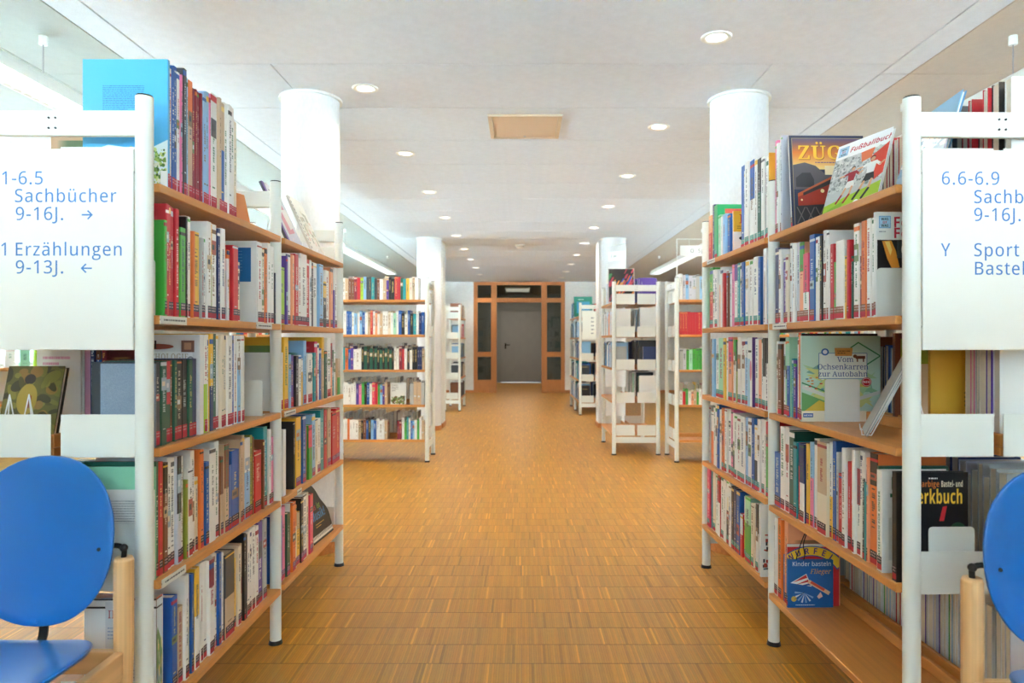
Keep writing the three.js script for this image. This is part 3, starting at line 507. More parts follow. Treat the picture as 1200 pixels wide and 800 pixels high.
for (let r = 0; r < 5; r++) fillRow(farL, 0, r, ['kdBkwk', 'dkwesk', 'rldbwk', 'wlerwd', 'kesdBw'][r], { from: 0.03, h: [0.19, 0.25] });
// far sides of the two long bookcases, seen through their open ends
fillRow(left, 0, 4, 'csBsskcs', { back: true, from: 0.3, to: 0.52, h: [0.22, 0.28] }); fillRow(left, 0, 3, 'wcrgl', { back: true, h: [0.2, 0.28], from: 0.05 });
fillRow(left, 0, 2, 'wycpwotB', { back: true, from: 0.5, h: [0.22, 0.3] }); fillRow(left, 0, 1, 'wlcew', { back: true, from: 0.3 }); fillRow(left, 1, 2, 'wTlwcg', { back: true, to: 0.5, h: [0.2, 0.26] }); fillRow(left, 1, 3, 'wcgl', { back: true, to: 0.6 }); 
fillRow(right, 0, 4, 'rmdkwnrk', { back: true, from: 0.0, h: [0.22, 0.3], t: [0.015, 0.03] }); fillRow(right, 0, 3, 'wkrdb', { back: true, h: [0.2, 0.28] });
fillRow(right, 0, 2, 'wvcewpcwGk', { cycle: true, back: true, from: 0.045, to: 0.22, h: [0.27, 0.3], t: [0.014, 0.028] }); fillRow(right, 0, 1, 'kdekcxn', { back: true, h: [0.24, 0.29] }); fillRow(right, 0, 0, 'xwevwcuwrbwlgwv', { cycle: true, back: true, h: [0.24, 0.29], t: [0.015, 0.03] });
fillRow(right, 0, 2, 'wlbkeBw', { cycle: true, back: true, from: 0.52, h: [0.25, 0.3] }); fillRow(right, 1, 2, 'wckew', { back: true }); fillRow(right, 1, 3, 'wcdw', { back: true }); fillRow(right, 1, 1, 'kwed', { back: true }); fillRow(right, 1, 0, 'wced', { back: true });

// ---------------------------------------------------------------- covers with their print
const T2 = Math.PI * 2;
function lines(c, x, y, w, n, step, col, th = 2) { c.fillStyle = col; for (let i = 0; i < n; i++) { let xx = x; const e = x + w * (i === n - 1 ? 0.6 : 1); while (xx < e - 3) { const l = Math.min(e - xx, 5 + rnd() * 18); c.fillRect(xx, y + i * step, l, th); xx += l + 4; } } }
function text(c, s, x, y, px, col, font = 'sans-serif', weight = '', ls = 0, align = 'left') {
  c.fillStyle = col; c.font = `${weight} ${px}px ${font}`; c.textAlign = align; c.textBaseline = 'alphabetic';
  if (!ls) { c.fillText(s, x, y); return; }
  c.textAlign = 'left'; let xx = x; for (const ch of s) { c.fillText(ch, xx, y); xx += c.measureText(ch).width + ls; }
}
function fitText(c, s, x, y, w, capH, col, font = 'sans-serif', weight = 'bold') { c.save(); c.font = `${weight} 100px ${font}`; const m = c.measureText(s).width; c.translate(x, y); c.scale(w / m, capH / 71); text(c, s, 0, 0, 100, col, font, weight); c.restore(); }
function poly(c, pts, col) { c.fillStyle = col; c.beginPath(); pts.forEach((p, i) => i ? c.lineTo(p[0], p[1]) : c.moveTo(p[0], p[1])); c.closePath(); c.fill(); }
function logo(c, x, y, s) { c.fillStyle = '#6fa6cc'; c.fillRect(x, y, s, s); c.fillStyle = '#a9d2ea'; c.fillRect(x + s * 0.06, y + s * 0.06, s * 0.88, s * 0.88); text(c, 'WAS', x + s / 2, y + s * 0.36, s * 0.3, '#15181c', 'sans-serif', 'bold', 0, 'center'); text(c, 'IST', x + s / 2, y + s * 0.62, s * 0.26, '#c8242c', 'sans-serif', 'bold', 0, 'center'); text(c, 'WAS', x + s / 2, y + s * 0.9, s * 0.3, '#15181c', 'sans-serif', 'bold', 0, 'center'); }
const COVER = {
  trains: (c, w, h) => {
    c.fillStyle = '#26324f'; c.fillRect(0, 0, w, h); c.strokeStyle = '#c9b27a'; c.lineWidth = 3; c.strokeRect(20, 22, w - 40, h - 44);
    const g = c.createLinearGradient(0, 24, 0, 260); g.addColorStop(0, '#53466a'); g.addColorStop(0.45, '#d8762e'); g.addColorStop(1, '#f6d988'); c.fillStyle = g; c.fillRect(22, 24, w - 44, 240);
    poly(c, [[22, 230], [110, 210], [190, 235], [250, 290], [330, 300], [330, 420], [22, 420]], '#5d5a60'); poly(c, [[40, 330], [90, 290], [150, 290], [175, 340], [175, 400], [40, 400]], '#34353c');
    c.fillStyle = '#efe0b8'; c.fillRect(260, 235, w - 282, 70);
    poly(c, [[50, 470], [w - 90, 255], [w - 22, 250], [w - 22, 520], [50, 545]], '#a8321f'); poly(c, [[50, 450], [w - 90, 235], [w - 22, 230], [w - 22, 262], [50, 478]], '#c85a2c');
    poly(c, [[90, 445], [300, 340], [300, 375], [90, 468]], '#2b2226'); for (const [a, b] of [[340, 318], [400, 290], [455, 272]]) poly(c, [[a, b], [a + 34, b - 14], [a + 34, b + 36], [a, b + 48]], '#f2c25a');
    c.fillStyle = '#f9e6a8'; c.beginPath(); c.arc(235, 430, 15, 0, T2); c.fill(); c.beginPath(); c.arc(78, 500, 8, 0, T2); c.fill();
    poly(c, [[30, 548], [w - 22, 512], [w - 22, h - 24], [30, h - 24]], '#2c2d33'); c.strokeStyle = '#6c6a66'; c.lineWidth = 7; for (let x = 40; x < w - 60; x += 70) { c.beginPath(); c.moveTo(x, 555); c.lineTo(x + 60, h - 40); c.moveTo(x + 60, 555); c.lineTo(x, h - 40); c.stroke(); }
    text(c, 'ZÜGE', 62, 190, 150, '#a5561c', 'serif', 'bold', 4); text(c, 'ZÜGE', 58, 185, 150, '#f7c53c', 'serif', 'bold', 4); lines(c, 190, 206, 300, 1, 8, '#6b4f86', 7);
  },
  football: (c, w, h) => {
    c.fillStyle = '#f4f5f3'; c.fillRect(0, 0, w, h); c.fillStyle = '#c3c6c4'; c.fillRect(0, 150, w, h); for (let i = 0; i < 420; i++) { c.fillStyle = pick(['#9ea3a2', '#b7bbb9', '#d9dad6', '#7f8584', '#cfd2cf']); c.beginPath(); c.arc(rnd() * w, 150 + rnd() * 330, 6 + rnd() * 9, 0, T2); c.fill(); }
    poly(c, [[w, 130], [w, 420], [w * 0.86, 470], [w * 0.7, 230]], '#e2452f'); poly(c, [[w * 0.5, 150], [w * 0.75, 140], [w * 0.72, 230], [w * 0.55, 250]], '#ef7b4a'); poly(c, [[0, h], [0, h * 0.83], [w, h * 0.68], [w, h]], '#a9cf2c'); poly(c, [[0, h], [0, h * 0.93], [w * 0.4, h * 0.8], [w * 0.3, h]], '#8fb822');
    const man = (x, y, k, shirt, pants, sk) => { c.lineCap = 'round'; c.fillStyle = '#3b2a20'; c.beginPath(); c.arc(x, y - 6 * k, 27 * k, 0, T2); c.fill(); c.fillStyle = '#dca781'; c.beginPath(); c.arc(x + 2 * k, y + 4 * k, 24 * k, 0, T2); c.fill(); poly(c, [[x - 55 * k, y + 40 * k], [x + 55 * k, y + 34 * k], [x + 40 * k, y + 170 * k], [x - 40 * k, y + 170 * k]], shirt); c.strokeStyle = shirt; c.lineWidth = 30 * k; c.beginPath(); c.moveTo(x - 45 * k, y + 55 * k); c.lineTo(x - 105 * k, y + 70 * k); c.moveTo(x + 45 * k, y + 52 * k); c.lineTo(x + 95 * k, y + 95 * k); c.stroke(); c.strokeStyle = '#dca781'; c.lineWidth = 20 * k; c.beginPath(); c.moveTo(x - 105 * k, y + 70 * k); c.lineTo(x - 160 * k, y + 72 * k); c.moveTo(x + 95 * k, y + 95 * k); c.lineTo(x + 135 * k, y + 70 * k); c.stroke(); poly(c, [[x - 42 * k, y + 165 * k], [x + 44 * k, y + 165 * k], [x + 62 * k, y + 250 * k], [x - 75 * k, y + 258 * k]], pants); c.lineWidth = 28 * k; c.beginPath(); c.moveTo(x - 50 * k, y + 255 * k); c.lineTo(x - 85 * k, y + 340 * k); c.moveTo(x + 35 * k, y + 250 * k); c.lineTo(x + 20 * k, y + 350 * k); c.stroke(); c.strokeStyle = sk; c.beginPath(); c.moveTo(x - 85 * k, y + 340 * k); c.lineTo(x - 135 * k, y + 425 * k); c.moveTo(x + 20 * k, y + 350 * k); c.lineTo(x - 35 * k, y + 440 * k); c.stroke(); };
    man(215, 290, 0.72, '#a3202c', '#eceae6', '#a3202c'); man(390, 250, 0.82, '#eff0ee', '#26282b', '#26282b');
    c.fillStyle = '#f6f6f4'; c.beginPath(); c.arc(315, 640, 28, 0, T2); c.fill(); c.fillStyle = '#33363a'; c.beginPath(); c.arc(318, 642, 9, 0, T2); c.fill(); logo(c, 22, 30, 92); c.save(); c.translate(128, 104); text(c, 'Fußballbuch', 0, 0, 66, '#c11f3a', 'sans-serif', 'italic bold'); c.restore();
  },
  photo: (c, w, h) => { c.fillStyle = '#eceee9'; c.fillRect(0, 0, w, h); logo(c, 22, 28, 84); lines(c, 22, 132, 84, 1, 10, '#9aa0a3', 7); text(c, 'Foto,', 122, 106, 100, '#cf1f3c', 'sans-serif', 'bold'); text(c, 'Fern', 122, 180, 100, '#cf1f3c', 'sans-serif', 'bold'); c.fillStyle = '#17151a'; c.fillRect(10, 192, w - 16, h - 210); poly(c, [[44, 200], [110, 196], [140, 260], [170, 380], [120, 400], [80, 320]], '#e8952e'); poly(c, [[64, 204], [96, 202], [116, 260], [104, 300]], '#f8d876'); c.fillStyle = '#3a4550'; c.fillRect(150, 196, 170, 120); c.fillStyle = '#cfd8dc'; c.beginPath(); c.arc(230, 258, 50, 0, T2); c.fill(); c.fillStyle = '#22272c'; c.beginPath(); c.arc(230, 258, 36, 0, T2); c.fill(); },
  roads: (c, w, h) => {
    c.fillStyle = '#bfe0cf'; c.fillRect(0, 0, w, h); for (let i = 0; i < 40; i++) poly(c, [[rnd() * w, 150 + rnd() * 400], [rnd() * w, 150 + rnd() * 400], [rnd() * w, 150 + rnd() * 400]], pick(['#a8d3a0', '#8ec59a', '#cfd98a', '#e3c96a', '#7fb7a8', '#b9dcc9']));
    poly(c, [[0, 420], [240, 520], [240, 600], [0, 600]], '#6faf6a'); poly(c, [[20, 560], [120, 480], [220, 520], [90, 600]], '#e2c64c'); c.strokeStyle = '#d8dcd6'; c.lineWidth = 26; c.beginPath(); c.moveTo(0, 380); c.lineTo(300, 500); c.lineTo(w, 420); c.stroke(); c.strokeStyle = '#3c8f5c'; c.lineWidth = 9; c.beginPath(); c.moveTo(0, 350); c.lineTo(320, 480); c.moveTo(w * 0.62, 90); c.lineTo(w * 0.72, 50); c.lineTo(w, 150); c.moveTo(w * 0.55, 320); c.lineTo(w, 150); c.stroke();
    for (let i = 0; i < 24; i++) { c.fillStyle = pick(['#c8473a', '#e08a3c', '#4a7fb0', '#f0efe6']); c.fillRect(20 + rnd() * 260, 300 + rnd() * 110, 18, 9); }
    c.fillStyle = '#f0ead2'; c.fillRect(0, 500 + 60, w, h); c.fillStyle = '#2a64b4'; c.fillRect(10, h - 62, 68, 30); text(c, 'MEYER', 44, h - 40, 18, '#fff', 'sans-serif', 'bold', 0, 'center');
    c.fillStyle = '#e4efe9'; c.strokeStyle = '#3f7fb2'; c.lineWidth = 4; c.fillRect(118, 130, 330, 190); c.strokeRect(118, 130, 330, 190); poly(c, [[225, 90], [350, 90], [345, 150], [230, 150]], '#c98f45'); lines(c, 245, 110, 90, 2, 16, '#6c4a20', 7); c.fillStyle = '#6a4028'; c.fillRect(370, 150, 66, 22); c.fillRect(378, 168, 9, 26); c.fillRect(420, 168, 9, 26); c.beginPath(); c.arc(366, 152, 13, 0, T2); c.fill();
    text(c, 'Vom', 300, 195, 52, '#23508c', 'serif', '', 0, 'center'); text(c, 'Ochsenkarren', 283, 250, 52, '#23508c', 'serif', '', 0, 'center'); text(c, 'zur Autobahn', 283, 304, 52, '#23508c', 'serif', '', 0, 'center');
    c.fillStyle = '#2f6bb5'; c.beginPath(); c.arc(160, 120, 26, 0, T2); c.fill(); c.fillStyle = '#dfe9f4'; c.beginPath(); c.arc(160, 120, 16, 0, T2); c.fill(); c.fillStyle = '#c8242c'; c.beginPath(); c.arc(445, 345, 34, 0, T2); c.fill(); c.strokeStyle = '#fff'; c.lineWidth = 3; c.beginPath(); c.arc(445, 345, 28, 0, T2); c.stroke(); text(c, 'NEU', 445, 353, 24, '#fff', 'sans-serif', 'bold', 0, 'center');
  },
  planes: (c, w, h) => {
    c.fillStyle = '#1b66b2'; c.fillRect(0, 0, w, h); text(c, 'Kinder basteln', 50, 66, 68, '#eef4f8', 'sans-serif'); text(c, 'Flieger', 250, 150, 70, '#f0b23c', 'serif', 'italic');
    poly(c, [[30, 250], [210, 150], [270, 290]], '#f3f1ea'); poly(c, [[60, 245], [205, 160], [220, 195]], '#d0342c'); poly(c, [[95, 268], [228, 215], [240, 238]], '#d0342c'); poly(c, [[140, 282], [250, 252], [262, 278]], '#2a4f96'); poly(c, [[220, 250], [245, 215], [480, 350], [460, 385]], '#e8c59a'); poly(c, [[250, 252], [270, 230], [420, 318], [405, 342]], '#d8543a');
    for (let i = 0; i < 7; i++) { const a = 0.4 + i * 0.45; poly(c, [[190, 360], [190 + 110 * Math.cos(a), 360 + 110 * Math.sin(a)], [190 + 110 * Math.cos(a + 0.2), 360 + 110 * Math.sin(a + 0.2)]], i % 2 ? '#e6ecf2' : '#8fb8de'); } poly(c, [[330, 400], [370, 350], [395, 400], [350, 425]], '#f0d0c0'); c.fillStyle = '#d8b04a'; c.beginPath(); c.arc(70, 425, 30, 0, T2); c.fill(); c.strokeStyle = '#16324f'; c.lineWidth = 5; c.beginPath(); c.moveTo(75, 430); c.lineTo(190, 350); c.stroke(); lines(c, 90, h - 34, 360, 1, 10, '#dfe8f0', 10);
  },
  cubes: (c, w, h) => { c.fillStyle = '#d42a33'; c.fillRect(0, 0, w, h); c.fillStyle = '#e9ece8'; c.fillRect(0, 0, w, 26); c.fillStyle = '#f2cc3a'; c.beginPath(); c.arc(w * 0.46, 430, 408, Math.PI * 1.2, Math.PI * 1.8); c.arc(w * 0.46, 430, 318, Math.PI * 1.8, Math.PI * 1.2, true); c.closePath(); c.fill(); c.strokeStyle = '#2f5fae'; c.lineWidth = 10; c.stroke();  'WÜRFEL'.split('').forEach((ch, i) => { const a = Math.PI * (1.31 + i * 0.076); c.save(); c.translate(w * 0.46 + 335 * Math.cos(a), 430 + 335 * Math.sin(a)); c.rotate(a + Math.PI / 2); text(c, ch, 0, 0, 80, '#4a3a8e', 'sans-serif', 'bold', 0, 'center'); c.restore(); }); lines(c, 60, 420, 380, 3, 40, '#f2dcd0', 12); },
  craft: (c, w, h) => { c.fillStyle = '#17171a'; c.fillRect(0, 0, w, h); lines(c, 230, 36, 110, 1, 10, '#e5e3dc', 9); fitText(c, 'Tolle, farbige', 40, 96, 268, 40, '#e0762e'); fitText(c, 'Bastel- und', 318, 96, 158, 40, '#efe6c8'); fitText(c, 'Werkbuch', 70, 206, 406, 92, '#f0c53c'); poly(c, [[330, 226], [362, 220], [340, 320], [306, 320]], '#cf2f36'); c.fillStyle = '#2c5a3a'; c.beginPath(); c.arc(440, 390, 62, 0, T2); c.fill(); c.fillStyle = '#cf3a34'; c.fillRect(440, 520, 50, 50); c.fillStyle = '#9aa8b0'; for (let i = 0; i < 6; i++) c.fillRect(300 + i * 36, 610, 14, 120); },
  craftWhite: (c, w, h) => { c.fillStyle = '#eef0ec'; c.fillRect(0, 0, w, h); text(c, 'DAS', 60, 130, 120, '#1f6a44', 'sans-serif', 'bold'); c.fillStyle = '#1f6a44'; c.fillRect(60, 160, 340, 26); c.fillStyle = '#d9dcd8'; c.fillRect(50, 330, 380, 300); c.strokeStyle = '#3a3f44'; c.lineWidth = 8; c.beginPath(); c.arc(120, 690, 44, 0.6, 5.6); c.stroke(); },
  myth: (c, w, h) => { c.fillStyle = '#dfe4e8'; c.fillRect(0, 0, w, h); c.fillStyle = '#eef1f2'; c.fillRect(24, 120, w - 90, 120); text(c, 'MYTHOLOGIE', 40, 180, 62, '#b8a68a', 'serif', '', 4); lines(c, 60, 206, 330, 1, 10, '#8d949c', 8); c.fillStyle = '#9a4436'; c.beginPath(); c.ellipse(190, 84, 170, 20, 0, 0, T2); c.fill(); c.fillStyle = '#3a2a26'; c.fillRect(182, 40, 18, 60); c.fillStyle = '#7a5548'; c.fillRect(430, 40, 120, 84); c.fillStyle = '#b58a6a'; c.fillRect(456, 56, 66, 50); c.fillStyle = '#8d949c'; c.beginPath(); c.arc(515, 190, 36, 0, T2); c.fill(); c.fillStyle = '#dfe4e8'; c.beginPath(); c.arc(515, 190, 26, 0, T2); c.fill(); lines(c, 60, 300, 440, 12, 30, '#a3abb4', 8); },
  sky: (c, w, h) => { c.fillStyle = '#4fb4ea'; c.fillRect(0, 0, w, h); lines(c, 120, 146, 250, 14, 10, '#2d6f9e', 4); poly(c, [[0, h * 0.72], [w * 0.3, h * 0.66], [w * 0.75, h * 0.7], [w, h * 0.62], [w, h], [0, h]], '#dff0f4'); for (let i = 0; i < 260; i++) { c.fillStyle = pick(['#6d9a3a', '#4f7f2c', '#9fbf5a', '#c9d98a', '#3e6428', '#e6e8d0']); c.beginPath(); c.arc(w * (0.55 + 0.42 * rnd()), h * (0.68 + 0.3 * rnd()), 3 + rnd() * 9, 0, T2); c.fill(); } c.fillStyle = '#f2f4f0'; c.fillRect(w - 44, h * 0.86, 40, h * 0.12); },
  mint: (c, w, h) => { c.fillStyle = '#eef0ea'; c.fillRect(0, 0, w, h); c.fillStyle = '#8fd3b0'; c.fillRect(0, 0, w, h * 0.2); lines(c, 60, h * 0.3, 380, 14, 16, '#7c8288', 4); },
  plainGrey: (c, w, h) => { c.fillStyle = '#8598ad'; c.fillRect(0, 0, w, h); for (let i = 0; i < 9000; i++) { c.fillStyle = pick(['#7488a0', '#94a6b8', '#9fb0c0', '#6c8098']); c.fillRect(rnd() * w, rnd() * h, 3, 3); } },
  indian: (c, w, h) => { c.fillStyle = '#e9ecee'; c.fillRect(0, 0, w, h); c.fillStyle = '#1d1e22'; c.fillRect(0, 4, w, 12); c.fillRect(0, 56, w, 12); c.fillStyle = '#d3d9e0'; c.fillRect(150, 24, 230, 640); text(c, 'IN', 166, 130, 70, '#a32a3a', 'serif'); lines(c, 166, 190, 190, 4, 22, '#7a9ac0', 6); lines(c, 166, 330, 190, 10, 22, '#8a9098', 5); },
  forest: (c, w, h) => { c.fillStyle = '#cfe3ea'; c.fillRect(0, 0, w, h); c.fillStyle = '#26262a'; c.fillRect(0, 6, w, 8); c.fillRect(0, 60, w, 10); poly(c, [[0, 250], [80, 190], [w, 320], [w, 420], [0, 480]], '#6f9c5e'); poly(c, [[0, 480], [w, 420], [w, h], [0, h]], '#8fa8a4'); for (let i = 0; i < 30; i++) { c.fillStyle = pick(['#4f7f4a', '#8fb27a', '#c9b65a', '#5f7f8a', '#e3ddb0']); c.beginPath(); c.ellipse(rnd() * w, 300 + rnd() * 380, 20 + rnd() * 40, 16 + rnd() * 24, rnd() * 3, 0, T2); c.fill(); } c.strokeStyle = '#a8402e'; c.lineWidth = 12; c.strokeRect(2, 2, w - 4, h - 4); },
  animalS: (c, w, h) => { c.fillStyle = '#f0f0ec'; c.fillRect(0, 0, w, h); text(c, 'S', 150, 180, 170, '#25548c', 'sans-serif', 'bold'); c.fillStyle = '#8a6448'; c.beginPath(); c.ellipse(210, 330, 90, 130, 0.3, 0, T2); c.fill(); c.fillStyle = '#6d4b36'; c.beginPath(); c.ellipse(150, 520, 60, 150, 0.3, 0, T2); c.fill(); c.fillStyle = '#3a2a22'; c.fillRect(40, 660, 220, 14); c.fillRect(40, 684, 180, 14); },
  machines: (c, w, h) => { c.fillStyle = '#eef0ee'; c.fillRect(0, 0, w, h); text(c, 'W', 250, 250, 150, '#b8303a', 'serif', 'italic bold'); for (const [y0, hh] of [[290, 190], [530, 150]]) { for (let i = 0; i < 46; i++) { c.fillStyle = pick(['#3b4149', '#8a6a4c', '#b5493c', '#5f7c92', '#d9c9a8', '#2a2d33']); c.fillRect(20 + rnd() * (w - 70), y0 + rnd() * (hh - 30), 20 + rnd() * 50, 12 + rnd() * 30); } } c.fillStyle = '#c9a86a'; c.beginPath(); c.ellipse(200, 90, 90, 34, 0, 0, T2); c.fill(); },
  greenField: (c, w, h) => { c.fillStyle = '#2fae6c'; c.fillRect(0, 0, w, h); c.fillStyle = '#e0695a'; c.fillRect(100, 60, 320, 60); c.fillStyle = '#57c25a'; c.fillRect(60, 150, 400, 120); lines(c, 80, 320, 380, 8, 40, '#dfeee2', 12); },
  letterM: (c, w, h) => { c.fillStyle = '#f0eee6'; c.fillRect(0, 0, w, h); c.fillStyle = '#f2bb2e'; c.fillRect(0, 0, w, h * 0.5); text(c, 'M', 90, 210, 210, '#c8242c', 'serif', 'bold'); lines(c, 60, 260, 300, 2, 34, '#7a5a20', 10); c.fillStyle = '#1f2024'; c.beginPath(); c.ellipse(200, 470, 110, 40, 0, 0, T2); c.fill(); c.fillRect(140, 400, 120, 70); c.fillStyle = '#e0b48a'; c.beginPath(); c.arc(200, 540, 60, 0, T2); c.fill(); c.fillStyle = '#c8342c'; c.fillRect(120, 590, 160, 60); },
  glassBits: (c, w, h) => { c.fillStyle = '#1a1718'; c.fillRect(0, 0, w, h); const cl = ['#d0572c', '#e08a3a', '#7a2c3c', '#b03048', '#2a52a8', '#2f7a4a', '#d8485e', '#c9863c', '#5a2f5e']; for (let i = 0; i < 46; i++) { const x = rnd() * w, y = rnd() * h, l = 60 + rnd() * 160, k = 22 + rnd() * 30; poly(c, [[x, y], [x + k, y - 10], [x + k - l * 0.55, y + l], [x - l * 0.55, y + l + 10]], pick(cl)); } c.strokeStyle = '#ece6dc'; c.lineWidth = 10; c.strokeRect(5, 5, w - 10, h - 10); },
  painting: (c, w, h) => { c.fillStyle = '#5a5a1e'; c.fillRect(0, 0, w, h); for (let i = 0; i < 60; i++) { c.fillStyle = pick(['#6e6a22', '#4a4a18', '#7f7a2c', '#35340f', '#8a6a2a']); c.beginPath(); c.ellipse(rnd() * w, rnd() * h, 30 + rnd() * 60, 20 + rnd() * 40, rnd() * 3, 0, T2); c.fill(); } c.fillStyle = '#1e1a12'; c.beginPath(); c.arc(w * 0.42, h * 0.18, 50, 0, T2); c.fill(); c.fillStyle = '#a08a2c'; c.beginPath(); c.ellipse(w * 0.42, h * 0.45, 90, 150, 0, 0, T2); c.fill(); c.fillStyle = '#8a4a24'; c.fillRect(w * 0.45, h * 0.4, 24, 120); },
  sailors: (c, w, h) => { c.fillStyle = '#8cc4e2'; c.fillRect(0, 0, w, h); for (let i = 0; i < 90; i++) { c.fillStyle = pick(['#eef6fa', '#cfe6f2', '#ffffff', '#7fb8da']); c.beginPath(); c.ellipse(rnd() * w, h * 0.25 + rnd() * h * 0.35, 20 + rnd() * 40, 8 + rnd() * 18, 0, 0, T2); c.fill(); } c.fillStyle = '#a9d0e6'; c.fillRect(0, h * 0.72, w, h * 0.3); c.fillStyle = '#3a62b0'; c.fillRect(w - 26, h * 0.5, 26, h * 0.5); },
  pinkPlain: (c, w, h) => { c.fillStyle = '#ecb0c8'; c.fillRect(0, 0, w, h); lines(c, 60, 60, 260, 1, 10, '#c97a9c', 8); },
  whitePlain: (c, w, h) => { c.fillStyle = '#e9ece6'; c.fillRect(0, 0, w, h); lines(c, 60, 40, 230, 1, 10, '#7a8088', 8); lines(c, 70, 110, 320, 2, 46, '#d995b2', 20); c.fillStyle = '#e8b66a'; c.fillRect(250, 210, 120, 50); c.fillStyle = '#8fb8d8'; c.fillRect(130, 210, 110, 50); },
  bluePanel: (c, w, h) => { c.fillStyle = '#e9ebe6'; c.fillRect(0, 0, w, h); c.fillStyle = '#1d6fb2'; c.fillRect(90, 60, w - 150, 300); lines(c, 120, 90, 240, 8, 28, '#6fa8d4', 5); },
  fashion: (c, w, h) => { c.fillStyle = '#d9d6dc'; c.fillRect(0, 0, w, h); c.fillStyle = '#6a4a96'; c.fillRect(0, 0, 60, h); poly(c, [[110, 200], [380, 160], [420, 560], [150, 620]], '#de8a96'); poly(c, [[250, 300], [460, 260], [480, 480], [300, 540]], '#eee6dc'); lines(c, 110, 70, 330, 2, 40, '#6a6e76', 18); },
  village: (c, w, h) => { c.fillStyle = '#e6e2d4'; c.fillRect(0, 0, w, h); text(c, '', 0, 0, 10, '#000'); for (let i = 0; i < 34; i++) { c.fillStyle = pick(['#cfc3a4', '#d8b4a0', '#b9b79c', '#e0d6c0', '#a8a68c']); c.fillRect(60 + rnd() * 360, 160 + rnd() * 460, 40 + rnd() * 70, 30 + rnd() * 60); } for (let i = 0; i < 14; i++) { c.fillStyle = '#26272a'; c.fillRect(8, 20 + i * 48, 26, 22 + rnd() * 14); } },
};
const coverMats = {};
const coverMat = (k, w = 512, h = 720) => coverMats[k] || (coverMats[k] = phys({ map: canvasTex(w, h, COVER[k]), roughness: 0.34, clearcoat: 0.3, clearcoatRoughness: 0.25 }));
function boardGeo(w, h, t) {   // board whose +z face carries the whole print; origin at its lower left front corner
  const g = new THREE.BoxGeometry(w, h, t).translate(w / 2, h / 2, -t / 2), uv = g.attributes.uv; for (let i = 0; i < uv.count; i++) if (i < 16 || i >= 20) uv.setXY(i, 0.012 + 0.004 * uv.getX(i), 0.985 + 0.004 * uv.getY(i)); return g;
}
const plain = {}; const plainMat = (hex) => plain[hex] || (plain[hex] = phys({ color: hex, roughness: 0.4, clearcoat: 0.25, clearcoatRoughness: 0.3 }));
// book with a printed front; front faces +z, width along +x from the corner, spine on the left (spineRight for a back cover)
function printedBook(name, label, key, w, h, t, back, o = {}) {
  const g = thing(name, label, 'book', o.group), ct = 0.0022, sx = o.spineRight ? w - ct : 0;
  mesh('front_cover', boardGeo(w, h, ct), coverMat(key, o.cw, o.ch), g);
  mesh('back_cover', new THREE.BoxGeometry(w, h, ct).translate(w / 2, h / 2, -t + ct / 2), plainMat(back), g);
  mesh('spine', rbox(sx, sx + ct, 0, h, -t + ct, -ct, 0.0008, 1), o.spine ? o.spine : plainMat(o.spineColor || back), g);
  mesh('pages', box(o.spineRight ? 0.006 : ct, o.spineRight ? w - ct : w - 0.006, 0.003, h - 0.003, -t + ct, -ct), M.paperWhite, g);
  if (o.lab) { const l = mesh('spine_label', labelGeo[LKEYS.indexOf(o.lab)], M.label, g); l.scale.set(t * 0.8, 0.036, 0.0006); l.rotation.y = (o.spineRight ? 1 : -1) * Math.PI / 2; l.position.set(o.spineRight ? w + 0.0004 : -0.0004, 0.024, -t / 2); }
  return g;
}
// stand it in a bookcase row with its printed side towards the open end; px = pixel column of the spine edge
function inRow(g, U, bay, row, px, w, o = {}) {
  const u = o.u ?? U.uAt(px, SV), v0 = o.v ?? SV;
  // +x of the book runs inwards from the spine on the right-hand case, outwards-in on the left-hand case
  const p = U.world(u, U.s > 0 ? v0 : v0 + w, U.top(bay, row) + 0.0002 + (o.dy || 0)); g.position.copy(p); g.rotation.set(o.lean || 0, U.o.rot + (o.yaw || 0), 0, 'YXZ'); return g;
}
// stand a book by three corners (lower left, lower right, upper left), camera-aligned metres with depth
function byCorners(g, BL, BR, TL) {
  const a = new THREE.Vector3(BL[0], BL[1], -BL[2]), x = new THREE.Vector3(BR[0], BR[1], -BR[2]).sub(a).normalize(), y = new THREE.Vector3(TL[0], TL[1], -TL[2]).sub(a); y.addScaledVector(x, -x.dot(y)).normalize();
  const z = new THREE.Vector3().crossVectors(x, y); g.position.copy(a); g.quaternion.setFromRotationMatrix(new THREE.Matrix4().makeBasis(x, y, z)); return g;
}
function wireStand(label, w, h, foot, lean = 0.4) {   // easel of bent wire: two lips in front, inverted V legs behind the leaning book; origin at the middle of the book's lower front edge, +z forwards
  const g = thing('wire_book_stand', label, 'book stand', 'white wire book stands'); const r = 0.0016, b = -0.019, t = b - h * Math.tan(lean);
  mesh('support_frame', polyTube([[-w / 2, 0.02, 0.008], [-w / 2, r, 0.006], [-w / 2, r, b], [-w / 4, h, t], [0, r, b], [w / 4, h, t], [w / 2, r, b], [w / 2, r, 0.006], [w / 2, 0.02, 0.008]], r), M.wire, g);
  mesh('rear_leg', polyTube([[-w / 4, h, t], [-w / 4 - 0.01, r, t - foot], [w / 4 + 0.01, r, t - foot], [w / 4, h, t]], r), M.wire, g); return g;
}
function standUnder(g, BL, BR, y) {      // set a stand under a book given by its lower corners
  g.position.set((BL[0] + BR[0]) / 2, y, -(BL[2] + BR[2]) / 2); g.rotation.y = Math.atan2(BR[2] - BL[2], BR[0] - BL[0]); return g;
}
